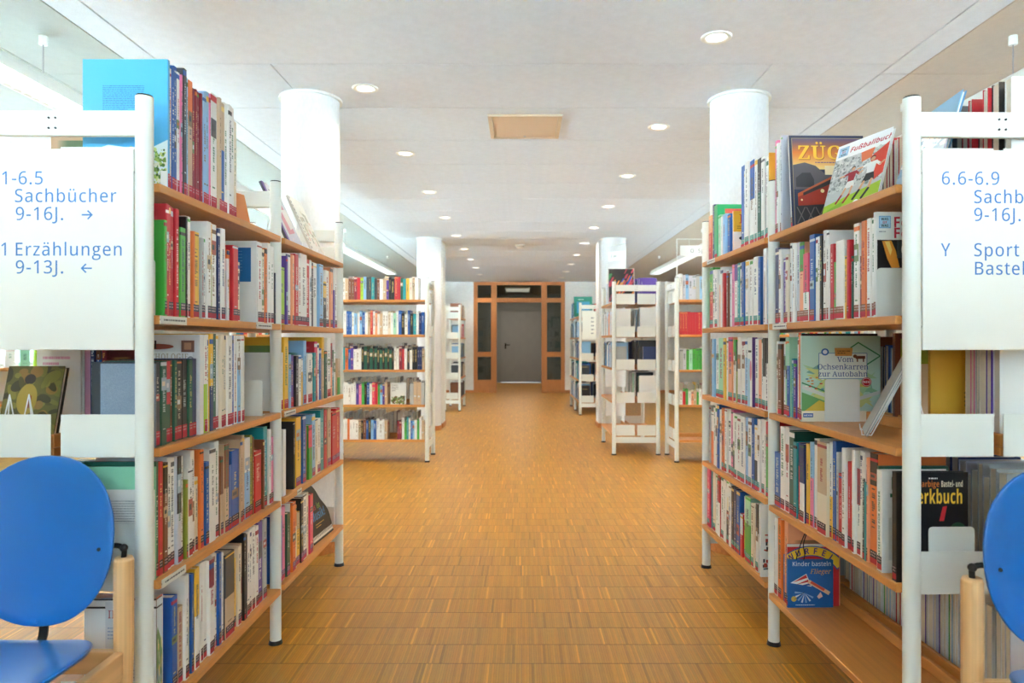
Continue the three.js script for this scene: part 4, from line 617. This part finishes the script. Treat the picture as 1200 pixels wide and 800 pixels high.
function bookend(label, U, bay, row, u, o = {}) {
  const g = thing('bookend', label, 'bookend', 'white metal bookends'); const w = o.w || 0.12, h = o.h || 0.145, r = 0.012;
  const s = new THREE.Shape(); s.moveTo(0, 0); s.lineTo(w, 0); s.lineTo(w, h - r); s.quadraticCurveTo(w, h, w - r, h); s.lineTo(r, h); s.quadraticCurveTo(0, h, 0, h - r); s.lineTo(0, 0);
  mesh('plate', new THREE.ExtrudeGeometry(s, { depth: 0.0016, bevelEnabled: false, curveSegments: 6 }), M.white, g);
  mesh('base_tongue', box(0.01, w - 0.01, 0, 0.0012, -0.05, 0), M.white, g);
  const v = o.v ?? 0.0; g.position.copy(U.world(u, U.s > 0 ? v : v + w, U.top(bay, row) + 0.0002)); g.rotation.y = U.o.rot; return g;
}
// --- Erzählungen bookcase
const gFace = 'books standing face-on in the long bookcases';
inRow(printedBook('book', 'very tall sky-blue hardback, back cover out, beside sign post on top shelf', 'sky', 0.226, 0.345, 0.011, 0x3f9fd6, { spineRight: true, spineColor: 0x5ab8e6, lab: 'R', group: gFace }), left, 0, 4, 196.6, 0.226);
inRow(printedBook('book', 'white book of mythology rising behind the dark row on the middle shelf', 'myth', 0.19, 0.292, 0.026, 0xd5dade, { spineRight: true, cw: 600, lab: null, group: gFace, spineColor: 0xe6e8e8 }), left, 0, 2, 234, 0.19);
inRow(printedBook('book', 'grey-blue cloth book at sign post, first of the dark middle row', 'plainGrey', 0.14, 0.216, 0.0016 * 4, 0x7c8fa4, { spineRight: true, spineColor: 0x222830, group: gFace }), left, 0, 2, 179.2, 0.14, { u: 0.0262 });
inRow(printedBook('book', 'white book with a bright blue panel, back cover out, second-highest shelf', 'bluePanel', 0.17, 0.29, 0.006, 0xe6e8e2, { spineRight: true, group: gFace }), left, 0, 3, 300.6, 0.17);
inRow(printedBook('book', 'mint green and white book beside sign post, second-lowest shelf', 'mint', 0.19, 0.29, 0.006, 0x8fd3b0, { spineRight: true, spineColor: 0x4faf7c, group: gFace }), left, 0, 1, 180.4, 0.19, { u: 0.0265 });
inRow(printedBook('book', 'white book with black-ruled top and a picture spine, at sign post on bottom shelf', 'indian', 0.185, 0.29, 0.034, 0xe9ecee, { spineRight: true, group: gFace, spine: coverMat('forest') }), left, 0, 0, 183, 0.185);
inRow(printedBook('book', 'large white binder book just past the middle post, second-lowest shelf', 'whitePlain', 0.17, 0.262, 0.03, 0xeef0ee, { spineRight: true, group: gFace }), left, 1, 1, 333, 0.17, { u: 1.0 });
// books on the far side, seen through the open end
const gThrough = 'books seen through the open end of the Erzählungen bookcase';
inRow(printedBook('book', 'pale pink hardback standing behind the white children\'s book, seen through open end', 'pinkPlain', 0.14, 0.29, 0.02, 0xe58fb4, { group: gThrough, spineColor: 0xe58fb4 }), left, 0, 2, 0, 0.14, { u: 0.315, v: 0.325 });
inRow(printedBook('book', 'white children\'s book with pink title before the pink hardback', 'whitePlain', 0.128, 0.27, 0.02, 0xe9ece6, { group: gThrough }), left, 0, 2, 0, 0.128, { u: 0.285, v: 0.34 });
{
  const b = printedBook('book', 'olive-green painting book leaning on a wire stand behind end plate', 'painting', 0.15, 0.21, 0.022, 0x2a2a1a, { group: gThrough }); 
  byCorners(b, [-1.425, 0.9, 1.905], [-1.28, 0.9, 1.915], [-1.395, 1.095, 1.965]);
  const s = wireStand('white wire stand before the olive-green painting book', 0.1, 0.13, 0.004, 0.03); s.position.set(-1.345, 0.8975, -1.865); s.rotation.y = 0.06;
}
for (const [u, c, lb] of [[0.34, 'n', 'navy'], [0.37, 'bB', 'blue and brown'], [0.405, 'm', 'dark red']]) {
  const cell = spineCell(c); makeBook({ t: 0.0155, h: 0.285, w: 0.15, cell, lab: null, pos: new THREE.Vector3(...left.world(u === 0.34 ? 0.3 : 0.3, u === 0.34 ? 0.314 : u === 0.37 ? 0.297 : 0.28, left.top(0, 2) + 0.0002).toArray()), rotY: 0, label: `${lb} book, spine towards the open end beside the pink hardback`, group: gThrough });
}
// leaning books on the top shelf past the middle post
{
  const gp = 'display books propped on the top shelf of the Erzählungen bookcase';
  const a = printedBook('book', 'pink and grey book propped facing the aisle just past the middle post', 'fashion', 0.19, 0.27, 0.012, 0x50505a, { group: gp }); byCorners(a, [-0.945, 1.5787, 2.86], [-0.945, 1.5787, 3.05], [-1.055, 1.82, 2.86]);
  const b = printedBook('book', 'cream and grey book propped facing the aisle before the column', 'village', 0.19, 0.285, 0.012, 0xc8c4b8, { group: gp }); byCorners(b, [-0.945, 1.5787, 3.2], [-0.945, 1.5787, 3.39], [-1.062, 1.836, 3.2]);
  for (const [d, n] of [[2.955, 'pink and grey'], [3.295, 'cream and grey']]) { const s = wireStand(`white wire stand behind the ${n} propped book`, 0.12, 0.16, 0.03, 0.43); s.position.set(-0.945, 1.5752, -d); s.rotation.y = Math.PI / 2; }
  const o = printedBook('book', 'orange and white booklet slumped against the end of the top row', 'village', 0.085, 0.11, 0.006, 0xe08a3c, { group: gp, spineColor: 0xe08a3c }); o.children[0].material = plainMat(0xe58a44);
  byCorners(o, [-0.965, 1.5752, 2.375], [-0.945, 1.5752, 2.455], [-0.995, 1.68, 2.362]);
  const bx = thing('archive_box', 'beige open file box on the far side of the top shelf', 'box'); bx.position.copy(left.world(0.66, 0.36, 1.5752));
  mesh('box_body', rbox(-0.1, 0.1, 0, 0.15, -0.13, 0.13, 0.004), std({ color: 0xe6d9c4, roughness: 0.8 }), bx);
}
{   // piano-shaped book on the bottom shelf
  const g = thing('book', 'black grand-piano-shaped picture book propped on the bottom shelf', 'book', gFace), w = 0.27, h = 0.275;
  const s = new THREE.Shape(); s.moveTo(0, 0); s.lineTo(w, 0); s.lineTo(w, 0.075); s.bezierCurveTo(w, 0.13, w * 0.82, 0.15, w * 0.72, 0.185); s.bezierCurveTo(w * 0.62, 0.23, w * 0.5, h, w * 0.28, h); s.bezierCurveTo(w * 0.1, h, 0, 0.24, 0, 0.19); s.lineTo(0, 0);
  const geo = new THREE.ExtrudeGeometry(s, { depth: 0.003, bevelEnabled: false, curveSegments: 10 }).translate(0, 0, -0.003); uvMetres(geo, 'x', 'y', 1); { const uv = geo.attributes.uv; for (let i = 0; i < uv.count; i++) uv.setXY(i, uv.getX(i) / w, uv.getY(i) / h); }
  const tex = canvasTex(512, 520, (c, W, H) => { c.fillStyle = '#1d1a18'; c.fillRect(0, 0, W, H); text(c, 'Das', 96, 250, 74, '#c9322e', 'sans-serif', 'bold'); text(c, 'ist', 250, 250, 74, '#7fae3a', 'sans-serif', 'bold'); text(c, 'Musik!', 60, 340, 112, '#3c8fd0', 'sans-serif', 'bold'); lines(c, 130, 372, 220, 2, 22, '#d8b04a', 9); c.fillStyle = '#efeee8'; c.fillRect(0, H - 62, W, 44); c.fillStyle = '#1d1a18'; for (let x = 12; x < W; x += 26) c.fillRect(x, H - 62, 10, 26); });
  mesh('front_cover', geo, phys({ map: tex, roughness: 0.4, clearcoat: 0.3 }), g);
  mesh('pages', new THREE.ExtrudeGeometry(s, { depth: 0.008, bevelEnabled: false, curveSegments: 10 }).scale(0.99, 0.99, 1).translate(0.0013, 0.001, -0.0111), M.paperWhite, g);
  mesh('back_cover', new THREE.ExtrudeGeometry(s, { depth: 0.003, bevelEnabled: false, curveSegments: 10 }).translate(0, 0, -0.0142), plainMat(0x1d1a18), g);
  byCorners(g, [-0.96, 0.2235, 3.27], [-0.945, 0.2235, 3.53], [-1.03, 0.49, 3.26]);
}
// --- Sport bookcase
inRow(printedBook('book', 'large navy train book titled ZÜGE leaning back on the top shelf', 'trains', 0.272, 0.345, 0.014, 0x2c3a62, { lab: 'N', group: gFace, cw: 560, spineColor: 0xe6e4dc }), right, 0, 4, 924, 0.272, { lean: -0.1, u: 0.735, v: -0.006 });
{ const b = printedBook('book', 'white football book with two players, propped on a wire stand', 'football', 0.21, 0.28, 0.012, 0xf0f0ec, { group: gFace }); byCorners(b, [1.006, 1.579, 2.366], [1.092, 1.592, 2.175], [1.091, 1.838, 2.43]);
  const s = wireStand('white wire stand behind the football book', 0.12, 0.17, 0.03); standUnder(s, [1.006, 0, 2.366], [1.092, 0, 2.175], 1.5752);
  const b2 = printedBook('book', 'light blue book propped behind sign beam on the top shelf', 'sailors', 0.208, 0.278, 0.012, 0x5a9cc8, { group: gFace }); byCorners(b2, [1.112, 1.590, 2.122], [1.134, 1.624, 1.916], [1.217, 1.848, 2.175]);
  const s2 = wireStand('white wire stand behind the light blue book', 0.12, 0.17, 0.03); standUnder(s2, [1.112, 0, 2.122], [1.134, 0, 1.916], 1.5752); }
inRow(printedBook('book', 'white photography book with a red title and a black picture, behind bookend', 'photo', 0.2, 0.29, 0.012, 0xe9ebe6, { lab: 'N', group: gFace }), right, 0, 3, 1026.4, 0.2);
inRow(printedBook('book', 'pale green road-history picture book titled Vom Ochsenkarren zur Autobahn', 'roads', 0.27, 0.292, 0.012, 0xb8d8c8, { lab: 'N', group: gFace, cw: 540, ch: 640 }), right, 0, 2, 944, 0.27, { v: -0.026 });
inRow(printedBook('book', 'dark picture book just behind the pale green road-history book', 'craft', 0.262, 0.3, 0.008, 0x1c1d22, { group: gFace }), right, 0, 2, 943.2, 0.262, { u: right.uAt(944, SV) + 0.0135, v: -0.02 });
inRow(printedBook('book', 'black craft book titled Werkbuch behind sign post', 'craft', 0.188, 0.285, 0.02, 0x17171a, { lab: 'K', group: gFace }), right, 0, 1, 1052, 0.188, { u: 0.034, v: -0.02 });
inRow(printedBook('book', 'white children\'s craft book with green title, second from sign post', 'craftWhite', 0.19, 0.275, 0.026, 0xeef0ec, { lab: 'K', group: gFace, spine: phys({ roughness: 0.4, map: canvasTex(64, 720, (c, w, h) => { c.fillStyle = '#eceee8'; c.fillRect(0, 0, w, h); c.save(); c.translate(24, 640); c.rotate(-Math.PI / 2); text(c, 'BASTELBUCH FÜR KINDER', 0, 16, 40, '#1f6a44', 'sans-serif', 'bold'); c.restore(); }) }) }), right, 0, 1, 1034, 0.19, { u: 0.108, v: -0.018 });
const wuerfel = inRow(printedBook('book', 'red board book with WÜRFEL on a yellow arch, bottom shelf', 'cubes', 0.19, 0.226, 0.0065, 0xd42a33, { group: gFace, ch: 600 }), right, 0, 0, 925, 0.19, { u: right.uAt(924, SV) + 0.0125 });
inRow(printedBook('book', 'blue paper-plane craft book titled Kinder basteln, bottom shelf', 'planes', 0.166, 0.172, 0.0115, 0x1b66b2, { lab: 'K', group: gFace, ch: 520 }), right, 0, 0, 924, 0.166, { v: -0.016 });
mesh('carry_string', tube([[0.03, 0.15, 0.004], [0.036, 0.19, 0.005], [0.062, 0.262, 0.004], [0.072, 0.275, 0.003], [0.058, 0.225, 0.004], [0.062, 0.185, 0.005], [0.05, 0.152, 0.004], [0.036, 0.144, 0.003]], 0.0018, 48, true), M.blackPlastic, wuerfel);
inRow(printedBook('book', 'wide white picture book with a squirrel and large S', 'animalS', 0.18, 0.3, 0.03, 0xf0f0ec, { group: gFace, spine: coverMat('animalS') }), right, 1, 3, 899, 0.18, { u: right.uAt(899.8, SV) + 0.018 });
inRow(printedBook('book', 'white picture book of machines at the end of the far bottom row', 'machines', 0.18, 0.285, 0.012, 0xeef0ee, { group: gFace }), right, 1, 0, 893, 0.18, { u: right.uAt(893.6, SV), v: -0.02 });
inRow(printedBook('book', 'tall green hardback standing behind a row of low booklets, top shelf', 'greenField', 0.19, 0.26, 0.05, 0x2fae6c, { lab: 'T', group: gFace }), right, 1, 4, 841, 0.19, { u: right.uAt(840.6, SV) });
inRow(printedBook('book', 'yellow and white book with a red M, far part of the top shelf', 'letterM', 0.15, 0.19, 0.01, 0xf0eee6, { group: gFace }), right, 1, 4, 856, 0.15, { u: right.uAt(856, SV), v: 0.0 });
inRow(printedBook('book', 'pale blue figure picture book in the far middle row', 'fashion', 0.18, 0.29, 0.06, 0xbfdcea, { group: gFace, spine: phys({ roughness: 0.4, map: canvasTex(96, 480, (c, w, h) => { c.fillStyle = '#eef0ec'; c.fillRect(0, 0, w, h); c.fillStyle = '#9fcfe6'; c.fillRect(4, 150, 46, 330); c.fillStyle = '#e58a9a'; c.beginPath(); c.ellipse(66, 230, 20, 70, 0, 0, T2); c.fill(); c.fillStyle = '#26282c'; c.fillRect(14, 90, 66, 14); }) }) }), right, 1, 2, 881, 0.18, { u: right.uAt(881.6, SV) });
{   // grey sleeve propped on a wire stand, middle shelf
  const b = printedBook('book', 'pale grey booklet propped on a wire stand by sign post, middle shelf', 'plainGrey', 0.19, 0.285, 0.008, 0xb9bfba, { group: gFace }); b.children[0].material = plainMat(0xa9aca6);
  byCorners(b, [1.06, 0.9005, 2.19], [0.985, 0.9005, 2.02], [1.17, 1.15, 2.14]);
  const s = wireStand('white wire stand holding the pale grey booklet', 0.13, 0.2, 0.05, 0.46); standUnder(s, [1.06, 0, 2.19], [0.985, 0, 2.02], right.top(0, 2) + 0.0002);
}
inRow(printedBook('book', 'mustard yellow book against the far row, seen through the Sport bookcase end', 'craftWhite', 0.17, 0.29, 0.012, 0xd9a52c, { group: 'books seen through the open end of the Sport bookcase' }), right, 0, 2, 0, 0.17, { u: 0.25, v: 0.2 }).children[0].material = phys({ roughness: 0.4, map: canvasTex(256, 440, (c, w, h) => { c.fillStyle = '#d9a42e'; c.fillRect(0, 0, w, h); lines(c, 150, 250, 90, 4, 18, '#4a3a1a', 6); c.strokeStyle = '#a5322a'; c.lineWidth = 8; c.beginPath(); c.moveTo(190, 350); c.lineTo(204, 372); c.lineTo(236, 326); c.stroke(); }) });
{ const b = inRow(printedBook('book', 'brown-framed green book on the far side, beyond the pale grey booklet', 'painting', 0.19, 0.3, 0.014, 0x5a2c1c, { group: 'books seen through the open end of the Sport bookcase' }), right, 0, 2, 0, 0.19, { u: 0.5, v: 0.235 });
  b.children[0].material = phys({ roughness: 0.4, map: canvasTex(256, 400, (c, w, h) => { c.fillStyle = '#6a3420'; c.fillRect(0, 0, w, h); c.fillStyle = '#7fa02c'; c.fillRect(24, 24, w - 48, 110); c.fillStyle = '#c9c4b0'; c.fillRect(24, 134, w - 48, h - 160); }) }); }
bookend('white bookend at sign post, second-highest shelf of the Erzählungen bookcase', left, 0, 3, 0.03, { v: -0.012 });
bookend('white bookend at sign post, second-lowest shelf of the Erzählungen bookcase', left, 0, 1, 0.0245, { v: -0.012 });
bookend('white bookend closing the middle row before the middle post', left, 0, 2, 0.8, { v: -0.005, h: 0.13 });
bookend('white bookend before the white photography book', right, 0, 3, right.uAt(1026.4, SV) - 0.003, { v: -0.012, h: 0.135 });
bookend('white bookend before the pale green road-history book', right, 0, 2, right.uAt(944, SV) - 0.006, { v: 0.05 });
bookend('white bookend before the black craft book', right, 0, 1, 0.028, { v: 0.06 });

// --- background display pieces
{ const b = printedBook('book', 'dark picture book of coloured glass shards on the short double bookcase', 'glassBits', 0.275, 0.36, 0.02, 0x1a1718, { ch: 660 }); b.position.set(0.905, 1.5755, -7.33); b.rotation.set(-0.08, 0, 0);
  const c = printedBook('book', 'large teal green book standing on top of the rear double bookcase', 'greenField', 0.3, 0.33, 0.02, 0x1f7a66); c.position.set(0.86, 1.5755, -11.5); c.rotation.set(-0.1, 0, 0); c.children[0].material = phys({ roughness: 0.4, map: canvasTex(256, 280, (k, w, h) => { k.fillStyle = '#1d7868'; k.fillRect(0, 0, w, h); k.fillStyle = '#3f8fb8'; k.fillRect(40, 70, 180, 160); lines(k, 60, 36, 130, 1, 8, '#d8e6e0', 8); }) });
  const d = printedBook('book', 'white novel with a garden picture displayed in a gap, cross bookcase', 'greenField', 0.15, 0.21, 0.025, 0xe6e6e0); d.position.set(-1.275, HEIGHTS[1] + 0.0005, -6.86); d.children[0].material = phys({ roughness: 0.4, map: canvasTex(220, 300, (k, w, h) => { k.fillStyle = '#dfe4e2'; k.fillRect(0, 0, w, h); lines(k, 20, 30, 90, 4, 26, '#5a646c', 9); for (let i = 0; i < 90; i++) { k.fillStyle = pick(['#5a7a3c', '#3c5428', '#8a9a5c', '#6a4a34']); k.beginPath(); k.arc(20 + rnd() * 180, 190 + rnd() * 100, 6 + rnd() * 10, 0, T2); k.fill(); } }) });
}
// signs
const signFont = 'sans-serif';
function signPanel(U, label, draw) {
  const g = thing('sign_panel', label, 'sign', 'white shelf-end signs with blue lettering');
  const w = U.W - 0.052, h = 0.508, y0 = 1.148, W = 1010, H = Math.round(W * h / w);
  const tex = canvasTex(W, H, (c) => { c.fillStyle = '#ebece5'; c.fillRect(0, 0, W, H); draw(c, W, H); });
  g.position.copy(U.world(-0.004, U.s > 0 ? 0.026 : 0.026 + w, y0)); g.rotation.y = U.o.rot;
  mesh('board', rbox(0, w, 0, h, -0.008, 0, 0.002), M.whiteMatte, g);
  mesh('lettering', new THREE.PlaneGeometry(w - 0.004, h - 0.004).translate(w / 2, h / 2, 0.0004), std({ map: tex, roughness: 0.5 }), g);
  for (const x of [-0.007, w + 0.007]) for (const y of [0.06, 0.45]) mesh('pin', new THREE.CylinderGeometry(0.003, 0.003, 0.014, 10).rotateZ(Math.PI / 2).translate(x, y, -0.004), M.steel, g);
  return g;
}
const INK = '#3f7fc4';
const arrow = (c, x, y, l, dir) => { c.strokeStyle = INK; c.lineWidth = 9; c.beginPath(); c.moveTo(x, y); c.lineTo(x + l, y); const t = dir > 0 ? x + l : x; c.moveTo(t - dir * l * 0.42, y - l * 0.42); c.lineTo(t, y); c.lineTo(t - dir * l * 0.42, y + l * 0.42); c.stroke(); };
{
  const K = 1010 / 187.5;          // canvas pixels per photograph pixel at the sign's distance
  signPanel(left, 'white sign panel reading Sachbücher and Erzählungen in blue', (c, W) => {
    const X = (px) => W - (157 - px) * K, Y = (py) => (py - 176) * K, S = 21.5 * K;
    text(c, '1-6.5', X(1), Y(217), S, INK, signFont, '', 4); text(c, 'Sachbücher', X(17), Y(238), S, INK, signFont, '', 5); text(c, '9-16J.', X(18), Y(259), S, INK, signFont, '', 5); arrow(c, X(97), Y(253), 12 * K, 1);
    text(c, '1', X(0), Y(301), S, INK, signFont, '', 4); text(c, 'Erzählungen', X(17), Y(301), S, INK, signFont, '', 5); text(c, '9-13J.', X(18), Y(322), S, INK, signFont, '', 5); arrow(c, X(97), Y(316), 12 * K, -1);
  });
  signPanel(right, 'white sign panel reading 6.6-6.9 and Sport in blue', (c) => {
    const X = (px) => (px - 1087) * K, Y = (py) => (py - 178) * K, S = 21.5 * K, I = '#3577c0';
    text(c, '6.6-6.9', X(1108), Y(218), S, I, signFont, '', 5); text(c, 'Sachbücher', X(1147), Y(240), S, I, signFont, '', 5); text(c, '9-16J.', X(1147), Y(261), S, I, signFont, '', 5);
    text(c, 'Y', X(1108), Y(303), S, I, signFont, '', 4); text(c, 'Sport', X(1147), Y(303), S, I, signFont, '', 5); text(c, 'Basteln', X(1147), Y(325), S, I, signFont, '', 5);
  });
  // hoop sign above the cross bookcase with the red row
  const g = thing('hoop_sign', 'wire hoop holding a narrow white sign reading O Sprachen', 'sign'); g.position.set(1.505, 1.7912, -6.82);
  mesh('hoop', polyTube([[0, 0, 0], [0, 0.37, 0], [0.95, 0.37, 0], [0.95, 0, 0]], 0.005), M.white, g);
  mesh('sign_board', rbox(0.03, 0.62, 0.205, 0.31, -0.004, 0.004, 0.001), M.whiteMatte, g);
  mesh('lettering', new THREE.PlaneGeometry(0.58, 0.1).translate(0.325, 0.2575, 0.0045), std({ roughness: 0.5, map: canvasTex(580, 100, (c) => { c.fillStyle = '#f1f5f2'; c.fillRect(0, 0, 580, 100); text(c, 'O  Sprachen', 95, 68, 50, '#8b98a0', signFont, '', 4); }) }), g);
  mesh('hanger', mergeGeometries([0.12, 0.5].map((x) => box(x - 0.002, x + 0.002, 0.31, 0.37, -0.001, 0.001))), M.white, g);
  const h = thing('hanging_sign', 'small faded white sign on a wire hoop by the rear column', 'sign'); h.position.set(0.99, 1.79, -8.16); h.rotation.y = -0.9;
  mesh('hoop', polyTube([[0, -0.02, 0], [0, 0.48, 0], [0.3, 0.48, 0], [0.3, -0.02, 0]], 0.004), M.white, h);
  mesh('sign_board', rbox(0.02, 0.28, 0.3, 0.41, -0.003, 0.003, 0.001), std({ color: 0xe2e4d8, roughness: 0.6 }), h);
  mesh('lettering', new THREE.PlaneGeometry(0.24, 0.08).translate(0.15, 0.355, 0.0034), std({ roughness: 0.6, map: canvasTex(240, 80, (c) => { c.fillStyle = '#e2e4d8'; c.fillRect(0, 0, 240, 80); text(c, 'F', 40, 54, 44, '#8d948c', signFont); lines(c, 80, 30, 80, 1, 9, '#a4aaa2', 20); }) }), h);
  // notice panel on the rear bookcase's end
  const n = thing('notice_panel', 'white notice panel with rows of small text on the rear double bookcase', 'sign'); n.position.copy(farR.world(-0.006, 0.03, 1.2)); n.rotation.y = farR.o.rot;
  mesh('board', rbox(0, 0.4, 0, 0.45, -0.006, 0, 0.002), M.whiteMatte, n);
  mesh('lettering', new THREE.PlaneGeometry(0.39, 0.44).translate(0.2, 0.225, 0.0005), std({ roughness: 0.6, map: canvasTex(256, 288, (c, w, h) => { c.fillStyle = '#eef0e6'; c.fillRect(0, 0, w, h); for (let r = 0; r < 5; r++) { lines(c, 90, 60 + r * 40, 50, 1, 8, '#8a9298', 12); lines(c, 165, 60 + r * 40, 50, 1, 8, '#8a9298', 12); } }) }), n);
}

// ---------------------------------------------------------------- chairs
function shellGeo(a, b, curve, t, n = 48, rings = 10, p = 2.15) {   // superellipse plate in the xy plane, bowed by curve(x, y), thickness t towards -z
  const pos = [], idx = [], V = (x, y, z) => { pos.push(x, y, z); return pos.length / 3 - 1; };
  const ring = (k, i) => { const th = T2 * i / n, c = Math.cos(th), s = Math.sin(th); return [a * k * Math.sign(c) * Math.abs(c) ** (2 / p), b * k * Math.sign(s) * Math.abs(s) ** (2 / p)]; };
  const side = (dz, flip) => { const rows = []; for (let r = 0; r <= rings; r++) { const row = []; for (let i = 0; i < n; i++) { const e = r === rings ? 1 : r / rings; const [x, y] = ring(e * (r === rings ? 0.985 : 0.98), i); row.push(V(x, y, curve(x, y) + dz)); } rows.push(row); } for (let r = 0; r < rings; r++) for (let i = 0; i < n; i++) { const j = (i + 1) % n, A = rows[r][i], B = rows[r][j], C = rows[r + 1][j], D = rows[r + 1][i]; flip ? idx.push(A, C, D, A, B, C) : idx.push(A, D, C, A, C, B); } return rows[rings]; };
  const f = side(0, false), k = side(-t, true), mid = []; for (let i = 0; i < n; i++) { const [x, y] = ring(1, i); mid.push(V(x, y, curve(x, y) - t / 2)); }
  for (let i = 0; i < n; i++) { const j = (i + 1) % n; idx.push(f[i], mid[i], mid[j], f[i], mid[j], f[j], mid[i], k[i], k[j], mid[i], k[j], mid[j]); }
  const g = new THREE.BufferGeometry(); g.setAttribute('position', new THREE.Float32BufferAttribute(pos, 3)); g.setIndex(idx); g.computeVertexNormals(); return g;
}
function makeChair(label) {     // faces +z; origin on the floor between the rear legs
  const g = thing('chair', label, 'chair', 'blue shell chairs in front of the bookcases');
  const seat = shellGeo(0.215, 0.2, (x, y) => 1.0 * x * x + 0.12 * y * Math.abs(y), 0.012, 48, 10, 2.2); seat.rotateX(-Math.PI / 2).translate(0, 0.452, 0.215);
  mesh('seat', seat, M.blue, g);
  const back = mesh('backrest', shellGeo(0.181, 0.202, (x, y) => 0.75 * x * x + 0.15 * y * y, 0.012), M.blue, g); back.position.set(0, 0.69, -0.005); back.rotation.x = -0.12;
  for (const [x, y] of [[0, -0.17], [0.145, 0], [-0.145, 0]]) { const s = mesh('rivet', new THREE.CylinderGeometry(0.0045, 0.0045, 0.003, 12).rotateX(Math.PI / 2), x ? M.blackPlastic : M.blue, back); s.position.set(x, y - 0.02, 0.75 * x * x + 0.15 * (y - 0.02) ** 2 + 0.001); }
  for (const s of [-1, 1]) {
    const rl = new THREE.LatheGeometry([[0, 0], [0.015, 0], [0.018, 0.3], [0.0225, 0.45], [0.0225, 0.642], [0.0195, 0.65], [0, 0.65]].map((p) => new THREE.Vector2(...p)), 24); { const uv = rl.attributes.uv; for (let i = 0; i < uv.count; i++) uv.setXY(i, uv.getX(i) * 0.4, uv.getY(i) * 0.6); }
    const l = mesh('leg', rl, M.lightBeech, g); l.position.set(s * 0.197, 0, 0);
    const fl = new THREE.LatheGeometry([[0, 0], [0.015, 0], [0.0215, 0.3], [0.0215, 0.418], [0.018, 0.425], [0, 0.425]].map((p) => new THREE.Vector2(...p)), 24); const f = mesh('leg', fl, M.lightBeech, g); f.position.set(s * 0.19, 0, 0.4);
    mesh('side_rail', uvMetres(rbox(s * 0.197 - 0.011, s * 0.197 + 0.011, 0.365, 0.43, 0.02, 0.385, 0.004), 'y', 'z', 0.8), M.lightBeech, g);
    mesh('bracket', mergeGeometries([tube([[s * 0.197, 0.648, 0], [s * 0.197, 0.668, 0], [s * 0.188, 0.676, 0.0], [s * 0.15, 0.677, 0.0]], 0.0065, 24), new THREE.SphereGeometry(0.0095, 12, 10).translate(s * 0.197, 0.672, 0)]), M.blackMetal, g);
  }
  mesh('cross_rail', uvMetres(rbox(-0.18, 0.18, 0.37, 0.425, -0.011, 0.011, 0.004), 'y', 'x', 0.8), M.lightBeech, g);
  mesh('cross_rail', uvMetres(rbox(-0.17, 0.17, 0.37, 0.41, 0.39, 0.41, 0.004), 'y', 'x', 0.8), M.lightBeech, g);
  mesh('back_strap', new THREE.ExtrudeGeometry((() => { const s = new THREE.Shape(); s.moveTo(0.06, 0.4455); s.lineTo(0.012, 0.4455); s.bezierCurveTo(-0.01, 0.4455, -0.012, 0.47, -0.006, 0.53); s.lineTo(-0.002, 0.53); s.bezierCurveTo(-0.006, 0.475, -0.004, 0.4495, 0.014, 0.4495); s.lineTo(0.06, 0.4495); s.closePath(); return s; })(), { depth: 0.02, bevelEnabled: false, curveSegments: 8 }).translate(0, 0, -0.01).rotateY(-Math.PI / 2), M.blackMetal, g);
  return g;
}
const chA = makeChair('blue shell chair with beech legs before the Erzählungen sign'); chA.position.set(-1.157, 0, -1.70);
const chB = makeChair('blue shell chair with beech legs before the Sport sign'); chB.position.set(1.19, 0, -1.545); chB.rotation.y = -0.03;

// ---------------------------------------------------------------- low window shelf seen past the Erzählungen bookcase
{
  const g = thing('low_bookcase', 'low white bookcase with wooden top under the side windows', 'bookcase'); g.position.set(-6.02, 0, -7.6);
  mesh('top_board', rbox(-0.15, 0.22, 0.85, 0.875, -2.2, 2.2, 0.003), M.beech, g); mesh('back_panel', box(-0.15, -0.14, 0.06, 0.85, -2.2, 2.2), M.whiteMatte, g);
  mesh('shelf_board', rbox(-0.14, 0.2, 0.44, 0.463, -2.18, 2.18, 0.003), M.beech, g); mesh('bottom_board', rbox(-0.14, 0.2, 0.08, 0.103, -2.18, 2.18, 0.003), M.beech, g); mesh('plinth', box(-0.14, 0.16, 0, 0.08, -2.18, 2.18), M.whiteMatte, g);
  for (const z of [-2.2, -1.1, 0, 1.1, 2.2]) mesh('side_panel', box(-0.14, 0.2, 0.1, 0.85, z - 0.01, z + 0.01), M.whiteMatte, g);
  const cols = [['h', 'yellow-green'], ['T', 'turquoise'], ['w', 'white'], ['p', 'pink'], ['y', 'yellow'], ['l', 'light blue']];
  cols.forEach(([c, n], i) => makeBook({ t: 0.16, h: 0.2, w: 0.02, cell: spineCell(c), lab: null, pos: new THREE.Vector3(-5.82, 0.8752, -8.5 + i * 0.24), rotY: Math.PI / 2, label: `${n} picture book displayed face out on the low window bookcase`, group: 'picture books on the low window bookcase' }));
}

// ---------------------------------------------------------------- the remaining books, and the spine atlas
const atlas = new THREE.CanvasTexture(canvas(ATLAS, ATLAS, (c) => { c.fillStyle = '#ddd'; c.fillRect(0, 0, ATLAS, ATLAS); atlasJobs.forEach((code, i) => drawCell(c, i, code)); }));
atlas.colorSpace = THREE.SRGBColorSpace; atlas.anisotropy = 8; M.book.map = atlas;
{
  for (const g of rest) { for (const k of Object.keys(g.attributes)) if (!['position', 'normal', 'uv'].includes(k)) g.deleteAttribute(k); }
  const m = mesh('remaining_books', mergeGeometries(rest.map((g) => g.index ? g.toNonIndexed() : g)), M.book, scene);
  m.userData = { kind: 'stuff', label: 'mixed coloured books filling the farther shelves', category: 'books' };
}

renderer.render(scene, camera);
